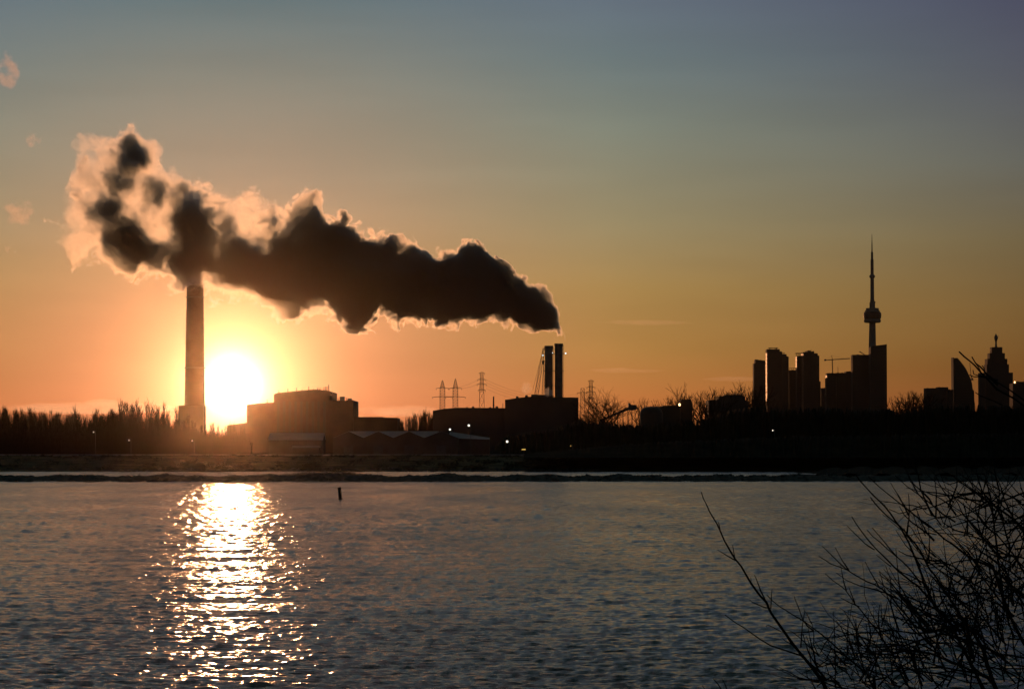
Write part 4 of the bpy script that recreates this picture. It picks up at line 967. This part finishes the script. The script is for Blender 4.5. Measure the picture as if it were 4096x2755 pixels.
# stems carrying it down to the bluff
def stems(T, fromto, D0):
    for (xa, ya, xb_, r_) in fromto:
        p_ = at(xa, ya, D0); q = Vector((at(xb_, 2755, D0).x, D0 + .3, 7.9)); mb = MB()
        mb.tube([q, q.lerp(p_, .5) + Vector((.05, 0, 0)), p_], [r_ * 1.4, r_ * 1.15, r_], 7); T.part('stem', mb, M['twig'], smooth=True)
stems(T, [(3323, 2790, 3420, .012), (3495, 2705, 3500, .008)], DB)
DB2 = 11.0
T = Thing('bare_shrub', 'dense tangled bare shrub filling the lower right corner', 'shrub', (at(4000, 2755, DB2).x, DB2, 8.0), 'bare shrubs on the near bluff')
def zone2(r):
    q = r.random()
    if q < .36:   x_ = r.gauss(3900, 130); y_ = r.gauss(2500, 90)
    elif q < .62: x_ = r.uniform(3500, 4150); y_ = r.uniform(2500, 2800)
    elif q < .86: x_ = r.gauss(4040, 90); y_ = r.uniform(2000, 2500)
    else:         x_ = r.uniform(3700, 4120); y_ = r.uniform(1990, 2400)
    a_ = r.choice([2.35, 2.2, 2.0, 1.6, 2.8, 3.0, 1.2, .5]) + r.gauss(0, .22)
    return x_, max(y_, 1935), a_, r.uniform(90, 330)
shrub(T, S2, DB2, 12, 430, zone2)
stems(T, [(3934, 2755, 4000, .014), (4020, 2840, 4060, .016), (4200, 2780, 4100, .014)], DB2)
T = Thing('bare_sapling', 'high bare twigs reaching left across the gap between two skyline towers', 'shrub', (at(4350, 2755, DB2).x, DB2 + .5, 8.0))
shrub(T, S3, DB2 + .5, 13, 0, None, True)
stems(T, [(4400, 1980, 4440, .013)], DB2 + .5)

# ------------------------------------------------------------------ smoke plume
PD = 2018.0; PS = PD / F
PR = [(180,882,905),(204,862,915),(240,848,945),(258,835,990),(276,790,1030),(306,665,1062),(342,548,1070),(384,519,1060),(440,526,1058),(510,530,1080),(553,516,1092),(601,560,1103),(640,632,1122),(691,690,1145),
      (727,712,1165),(765,745,1180),(805,722,1187),(841,760,1197),(889,785,1195),(937,780,1190),(1000,778,1208),(1033,776,1220),(1070,796,1235),(1099,812,1241),(1133,832,1262),(1171,800,1282),
      (1200,774,1272),(1232,772,1260),(1262,800,1246),(1290,862,1236),(1318,882,1226),(1349,867,1261),(1396,882,1292),(1430,905,1302),(1468,935,1304),(1495,941,1276),(1540,945,1262),(1581,957,1298),(1638,990,1297),
      (1684,983,1285),(1740,1022,1280),(1792,1000,1295),(1838,984,1290),(1900,987,1278),(1936,996,1277),(1972,1037,1284),(2003,1055,1291),(2026,1085,1298),(2075,1096,1312),(2109,1114,1324),(2130,1150,1330),
      (2163,1172,1338),(2191,1200,1347),(2218,1240,1358),(2236,1282,1368),(2250,1330,1374),(2262,1362,1376)]
X0, X1 = (PR[0][0] - 2048) * PS, (PR[-1][0] - 2048) * PS
def zp(y): return zt(y, PD)
ZL, ZH = 60.0, 280.0; HM = 80.0
zc_pts, h_pts = [], []
for px, yt_, yb in PR:
    u_ = ((px - 2048) * PS - X0) / (X1 - X0); za, zb_ = zp(yt_), zp(yb)
    zc_pts.append((u_, ((za + zb_) / 2 - ZL) / (ZH - ZL))); h_pts.append((u_, (za - zb_) / 2 / HM))
# hull: a closed tube round the smoke
def hull(name, rows, D0, margin, ryf):
    mb = MB(); n = 28
    for (px, yt_, yb) in rows:
        x = (px - 2048) * D0 / F; za, zb_ = zt(yt_, D0), zt(yb, D0); c0 = (za + zb_) / 2; h_ = (za - zb_) / 2 * 1.07 + margin
        for k in range(n):
            t_ = 2 * math.pi * k / n; mb.v.append((x, D0 + math.cos(t_) * h_ * ryf, c0 + math.sin(t_) * h_))
    for i_ in range(len(rows) - 1):
        for k in range(n): mb.f.append((i_*n + k, i_*n + (k+1) % n, (i_+1)*n + (k+1) % n, (i_+1)*n + k))
    mb.f.append(tuple(range(n - 1, -1, -1))); mb.f.append(tuple((len(rows)-1)*n + k for k in range(n)))
    return mb
rows = [(PR[0][0] - 14, *PR[0][1:])] + PR[1:-1] + [PR[-1]]
# widen rows with neighbours so that overhanging billows fit
arr = np.array(PR, float); wid = []
for i_ in range(len(arr)):
    lo = max(0, i_ - 1); hi = min(len(arr), i_ + 2); wid.append((arr[i_, 0], arr[lo:hi, 1].min(), arr[lo:hi, 2].max() if arr[i_, 0] < 2200 else arr[i_, 2]))
wid = [(wid[0][0] - 12, wid[0][1], wid[0][2])] + wid[1:]
RYF = 0.85
mb = hull('smoke_plume', wid, PD, 4.0, RYF)
sm = bpy.data.materials.new('plume_smoke'); sm.use_nodes = True; sm.node_tree.nodes.clear(); N = NT(sm.node_tree)
pos = N.new('ShaderNodeNewGeometry').outputs['Position']
wn = N.noise(pos, 0.035, 2, .5, out=1)
pw = N.v('ADD', pos, N.v('SCALE', N.v('SUBTRACT', wn, (.5, .5, .5)), 40.0))
sp = N.new('ShaderNodeSeparateXYZ'); N.put(sp.inputs[0], pw)
spw = N.new('ShaderNodeSeparateXYZ'); N.put(spw.inputs[0], pw)
u = N.m('DIVIDE', N.m('SUBTRACT', sp.outputs[0], X0), X1 - X0)
zc = N.m('MULTIPLY_ADD', N.curve(u, zc_pts), ZH - ZL, ZL)
hh = N.m('MAXIMUM', N.m('MULTIPLY', N.curve(u, h_pts), HM), 0.8)
vz = N.m('DIVIDE', N.m('SUBTRACT', sp.outputs[2], zc), hh)
vy = N.m('DIVIDE', N.m('SUBTRACT', sp.outputs[1], PD), N.m('MULTIPLY', hh, RYF))
q = N.m('SQRT', N.m('ADD', N.m('MULTIPLY', vz, vz), N.m('MULTIPLY', vy, vy)))
# depth inside the outline in metres
dist = N.m('MULTIPLY', N.m('SUBTRACT', 1.0, q), hh)
fine = N.noise(pw, 0.058, 6, .62)
billow = N.m('MINIMUM', N.m('MULTIPLY', N.m('ABSOLUTE', N.m('SUBTRACT', fine, 0.5)), 5.5), 1.0)
ampl = N.rng(u, 0.35, 0.95, 20.0, 8.0, 'LINEAR')
bias = N.rng(u, 0.35, 0.95, 9.5, 5.6, 'LINEAR')
big = N.noise(pw, 0.042, 6, .68)
lobes = N.noise(N.v('ADD', pos, (300.0, 0.0, 0.0)), 0.026, 2, .5)
dd_ = N.m('SUBTRACT', dist, N.m('MULTIPLY', N.m('SUBTRACT', 1.0, N.m('POWER', billow, 0.8)), ampl))
dd_ = N.m('ADD', dd_, bias)
dd_ = N.m('ADD', dd_, N.m('MULTIPLY', N.m('SUBTRACT', lobes, .5), N.rng(u, 0.25, 0.8, 105.0, 10.0, 'LINEAR')))
soft = N.rng(u, 0.35, 0.9, 4.5, 1.1, 'LINEAR')
core = N.m('DIVIDE', dd_, soft, clamp=True)
left = N.rng(u, 0.42, 0.62, 1.0, 0.0)
# left half: thin bright smoke with dense clots low down
clot = N.rng(N.m('ADD', big, N.m('MULTIPLY', vz, -0.13)), 0.46, 0.60)
ROUND = [(530, 640, 62, 58, 1.0), (490, 755, 55, 70, .6), (465, 860, 55, 75, .8), (510, 960, 90, 95, 1.0), (590, 1040, 105, 65, 1.0), (700, 1085, 120, 60, 1.0), (775, 950, 85, 190, 1.0),
         (850, 890, 70, 80, .7), (605, 780, 45, 60, .5), (940, 1060, 130, 110, 1.1), (1080, 1110, 150, 95, 1.1), (1130, 905, 70, 105, .9), (1270, 1080, 150, 120, 1.2), (1400, 1060, 150, 130, 1.2)]
acc = None
for (cx1, cz1, rx1, rz1, w1) in ROUND:
    ax1 = N.m('DIVIDE', N.m('SUBTRACT', sp.outputs[0], (cx1 - 2048) * PS), rx1 * PS); az1 = N.m('DIVIDE', N.m('SUBTRACT', sp.outputs[2], zp(cz1)), rz1 * PS)
    e1 = N.m('MULTIPLY', N.m('EXPONENT', N.m('MULTIPLY', N.m('ADD', N.m('MULTIPLY', ax1, ax1), N.m('MULTIPLY', az1, az1)), -1.0)), w1)
    acc = e1 if acc is None else N.m('MAXIMUM', acc, e1)
clot = N.rng(N.m('ADD', N.m('MULTIPLY', N.m('SUBTRACT', big, .5), 4.2), acc), 0.24, .74)
clot2 = N.rng(N.m('ADD', N.m('MULTIPLY', N.m('SUBTRACT', big, .5), 2.6), N.m('MULTIPLY', acc, 1.15)), -.05, 1.0)
rho_l = N.m('MULTIPLY_ADD', N.m('MULTIPLY_ADD', N.m('MULTIPLY', clot2, clot2), .35, N.m('MULTIPLY', clot, .65)), 0.17, N.rng(fine, .40, .58, .032, .0015))
rho = N.new('ShaderNodeMix', data_type='FLOAT'); N.put(rho.inputs[0], left); rho.inputs[2].default_value = .45; N.put(rho.inputs[3], rho_l)
wisp = N.rng(u, .972, .992, 1.0, .08)
dens = N.m('MULTIPLY', N.m('MULTIPLY', N.m('POWER', core, 1.4), rho.outputs[0]), wisp)
v1 = N.new('ShaderNodeVolumeScatter'); v1.inputs['Color'].default_value = (.95, .87, .85, 1); v1.inputs['Anisotropy'].default_value = .86; N.put(v1.inputs['Density'], dens)
v2 = N.new('ShaderNodeVolumeScatter'); v2.inputs['Color'].default_value = (.9, .85, .8, 1); v2.inputs['Anisotropy'].default_value = .0; N.put(v2.inputs['Density'], N.m('MULTIPLY', dens, .15))
v3 = N.new('ShaderNodeVolumeAbsorption'); v3.inputs['Color'].default_value = (.35, .25, .2, 1); N.put(v3.inputs['Density'], N.m('MULTIPLY', dens, .10))
a_ = N.new('ShaderNodeAddShader'); N.put(a_.inputs[0], v1.outputs[0]); N.put(a_.inputs[1], v2.outputs[0])
a2_ = N.new('ShaderNodeAddShader'); N.put(a2_.inputs[0], a_.outputs[0]); N.put(a2_.inputs[1], v3.outputs[0])
ou = N.new('ShaderNodeOutputMaterial'); N.put(ou.inputs['Volume'], a2_.outputs[0])
sm.cycles.volume_step_rate = .06
pl = mb.build('smoke_plume', sm, kind='stuff'); pl['label'] = 'dense steam plume blown left from the twin stacks across the tall chimney'

# ------------------------------------------------------------------ wisps and clouds
def cloud_mat(name, scale, dens_, col=(1, .85, .8), g=.8, iso=.3, thr=(.42, .62), step=.1, zs=1.0, fall=.45):
    m = bpy.data.materials.new(name); m.use_nodes = True; m.node_tree.nodes.clear(); N = NT(m.node_tree)
    tc_ = N.new('ShaderNodeTexCoord').outputs['Object']
    gl = N.v('LENGTH', tc_, out=1)
    ps = N.new('ShaderNodeNewGeometry').outputs['Position']
    nn = N.noise(N.v('MULTIPLY', ps, (1, 1, zs)), scale, 4, .55)
    e = N.m('ADD', nn, N.m('MULTIPLY', N.m('SUBTRACT', .7, gl), fall))
    d_ = N.m('MULTIPLY', N.m('MULTIPLY', N.rng(e, *thr), dens_), N.rng(gl, .75, 1.0, 1.0, 0.0))
    s1 = N.new('ShaderNodeVolumeScatter'); s1.inputs['Color'].default_value = (*col, 1); s1.inputs['Anisotropy'].default_value = g; N.put(s1.inputs['Density'], d_)
    s2 = N.new('ShaderNodeVolumeScatter'); s2.inputs['Color'].default_value = (*col, 1); N.put(s2.inputs['Density'], N.m('MULTIPLY', d_, iso))
    a_ = N.new('ShaderNodeAddShader'); N.put(a_.inputs[0], s1.outputs[0]); N.put(a_.inputs[1], s2.outputs[0])
    ou = N.new('ShaderNodeOutputMaterial'); N.put(ou.inputs['Volume'], a_.outputs[0]); m.cycles.volume_step_rate = step
    return m
bm = bmesh.new(); bmesh.ops.create_icosphere(bm, subdivisions=3, radius=1.0); ico = bpy.data.meshes.new('puff'); bm.to_mesh(ico); bm.free()
def puff(name, label, x0, x1, y0, y1, D, m, depth=None, rot=0, cat='cloud', group=None):
    me = ico.copy(); me.materials.clear(); me.materials.append(m)
    o = bpy.data.objects.new(name, me); C.objects.link(o)
    a, b_ = at(x0, y0, D), at(x1, y1, D); o.location = (a + b_) / 2
    sx = abs(b_.x - a.x) / 2; sz = abs(a.z - b_.z) / 2; o.scale = (sx, depth or max(sz, sx * .5), sz); o.rotation_euler = (0, rot, 0)
    tag(o, label, cat, group); return o
cm = cloud_mat('cloud_streak', .006, .0007, zs=5.0); cm2 = cloud_mat('cloud_bank', .005, .0011, zs=4.0, thr=(.40, .58))
DC = 11000.0
puff('cloud', 'long thin pink streak of cloud above the gap right of the twin stacks', 2350, 2860, 1276, 1300, DC, cm, 200)
puff('cloud', 'thin pink streak of cloud just right of the twin stacks at mid stack height', 2275, 2690, 1468, 1492, DC, cm, 200, .01)
puff('cloud', 'thin mauve streak of cloud touching the first skyline tower', 2790, 3110, 1504, 1528, DC, cm, 200)
puff('cloud', 'bright low cloud bank over the poplars at the left edge', -80, 780, 1606, 1660, DC, cm2, 500)
puff('cloud', 'small bright lens-shaped cloud above the left poplar belt', 330, 500, 1592, 1628, DC - 100, cm2, 150)
puff('cloud', 'bright low cloud bank behind the long station annex', 1380, 1790, 1612, 1674, DC, cm2, 400)
wm_ = cloud_mat('steam_wisp', .11, .055, col=(1, .76, .72), thr=(.49, .66), iso=.2, fall=.16)
wm2 = cloud_mat('high_wisp', .012, .006, col=(1, .82, .78), thr=(.44, .6), iso=.2)
puff('steam_wisp', 'faint pink steam wisp drifting at the left edge, level with the plume', 0, 160, 790, 910, 1990, wm_, 12, 0, 'steam wisp')
puff('steam_wisp', 'small pink steam wisp lowest at the left edge', 15, 75, 960, 1020, 1990, wm_, 6, 0, 'steam wisp')
puff('steam_wisp', 'tiny faint steam wisp left of the top of the plume', 100, 175, 530, 600, 1990, wm_, 7, 0, 'steam wisp')
puff('steam_wisp', 'tall pink wisp at the upper left edge of the sky', -30, 85, 195, 370, 1990, wm_, 12, 0, 'steam wisp')
puff('steam_wisp', 'pale steam puff on the plant roof at the foot of the left twin stack', 2172, 2215, 1545, 1592, 1990, cloud_mat('roof_steam', .2, .22, thr=(.40, .55), iso=.5), 4, 0, 'steam wisp')
puff('steam_wisp', 'faint pink steam drifting left of the lattice crane above the plant roof', 2070, 2140, 1520, 1590, 2030, cloud_mat('roof_steam', .12, .05, thr=(.44, .6), iso=.4), 6, 0, 'steam wisp')

# ------------------------------------------------------------------ haze: one box of thin air round everything
mb = MB(); mb.box(-5050, 5050, -100, 9050, -2.5, 640)
hm = bpy.data.materials.new('haze_air'); hm.use_nodes = True; hm.node_tree.nodes.clear(); N = NT(hm.node_tree)
pv = N.new('ShaderNodeVolumePrincipled'); pv.inputs['Color'].default_value = (.98, .86, .70, 1); pv.inputs['Density'].default_value = 4.6e-6; pv.inputs['Anisotropy'].default_value = .977
pv.inputs['Density Attribute'].default_value = ''; pv.inputs['Color Attribute'].default_value = ''
ou = N.new('ShaderNodeOutputMaterial'); N.put(ou.inputs['Volume'], pv.outputs[0])
hm.cycles.homogeneous_volume = True
mb.build('haze', hm, kind='stuff')
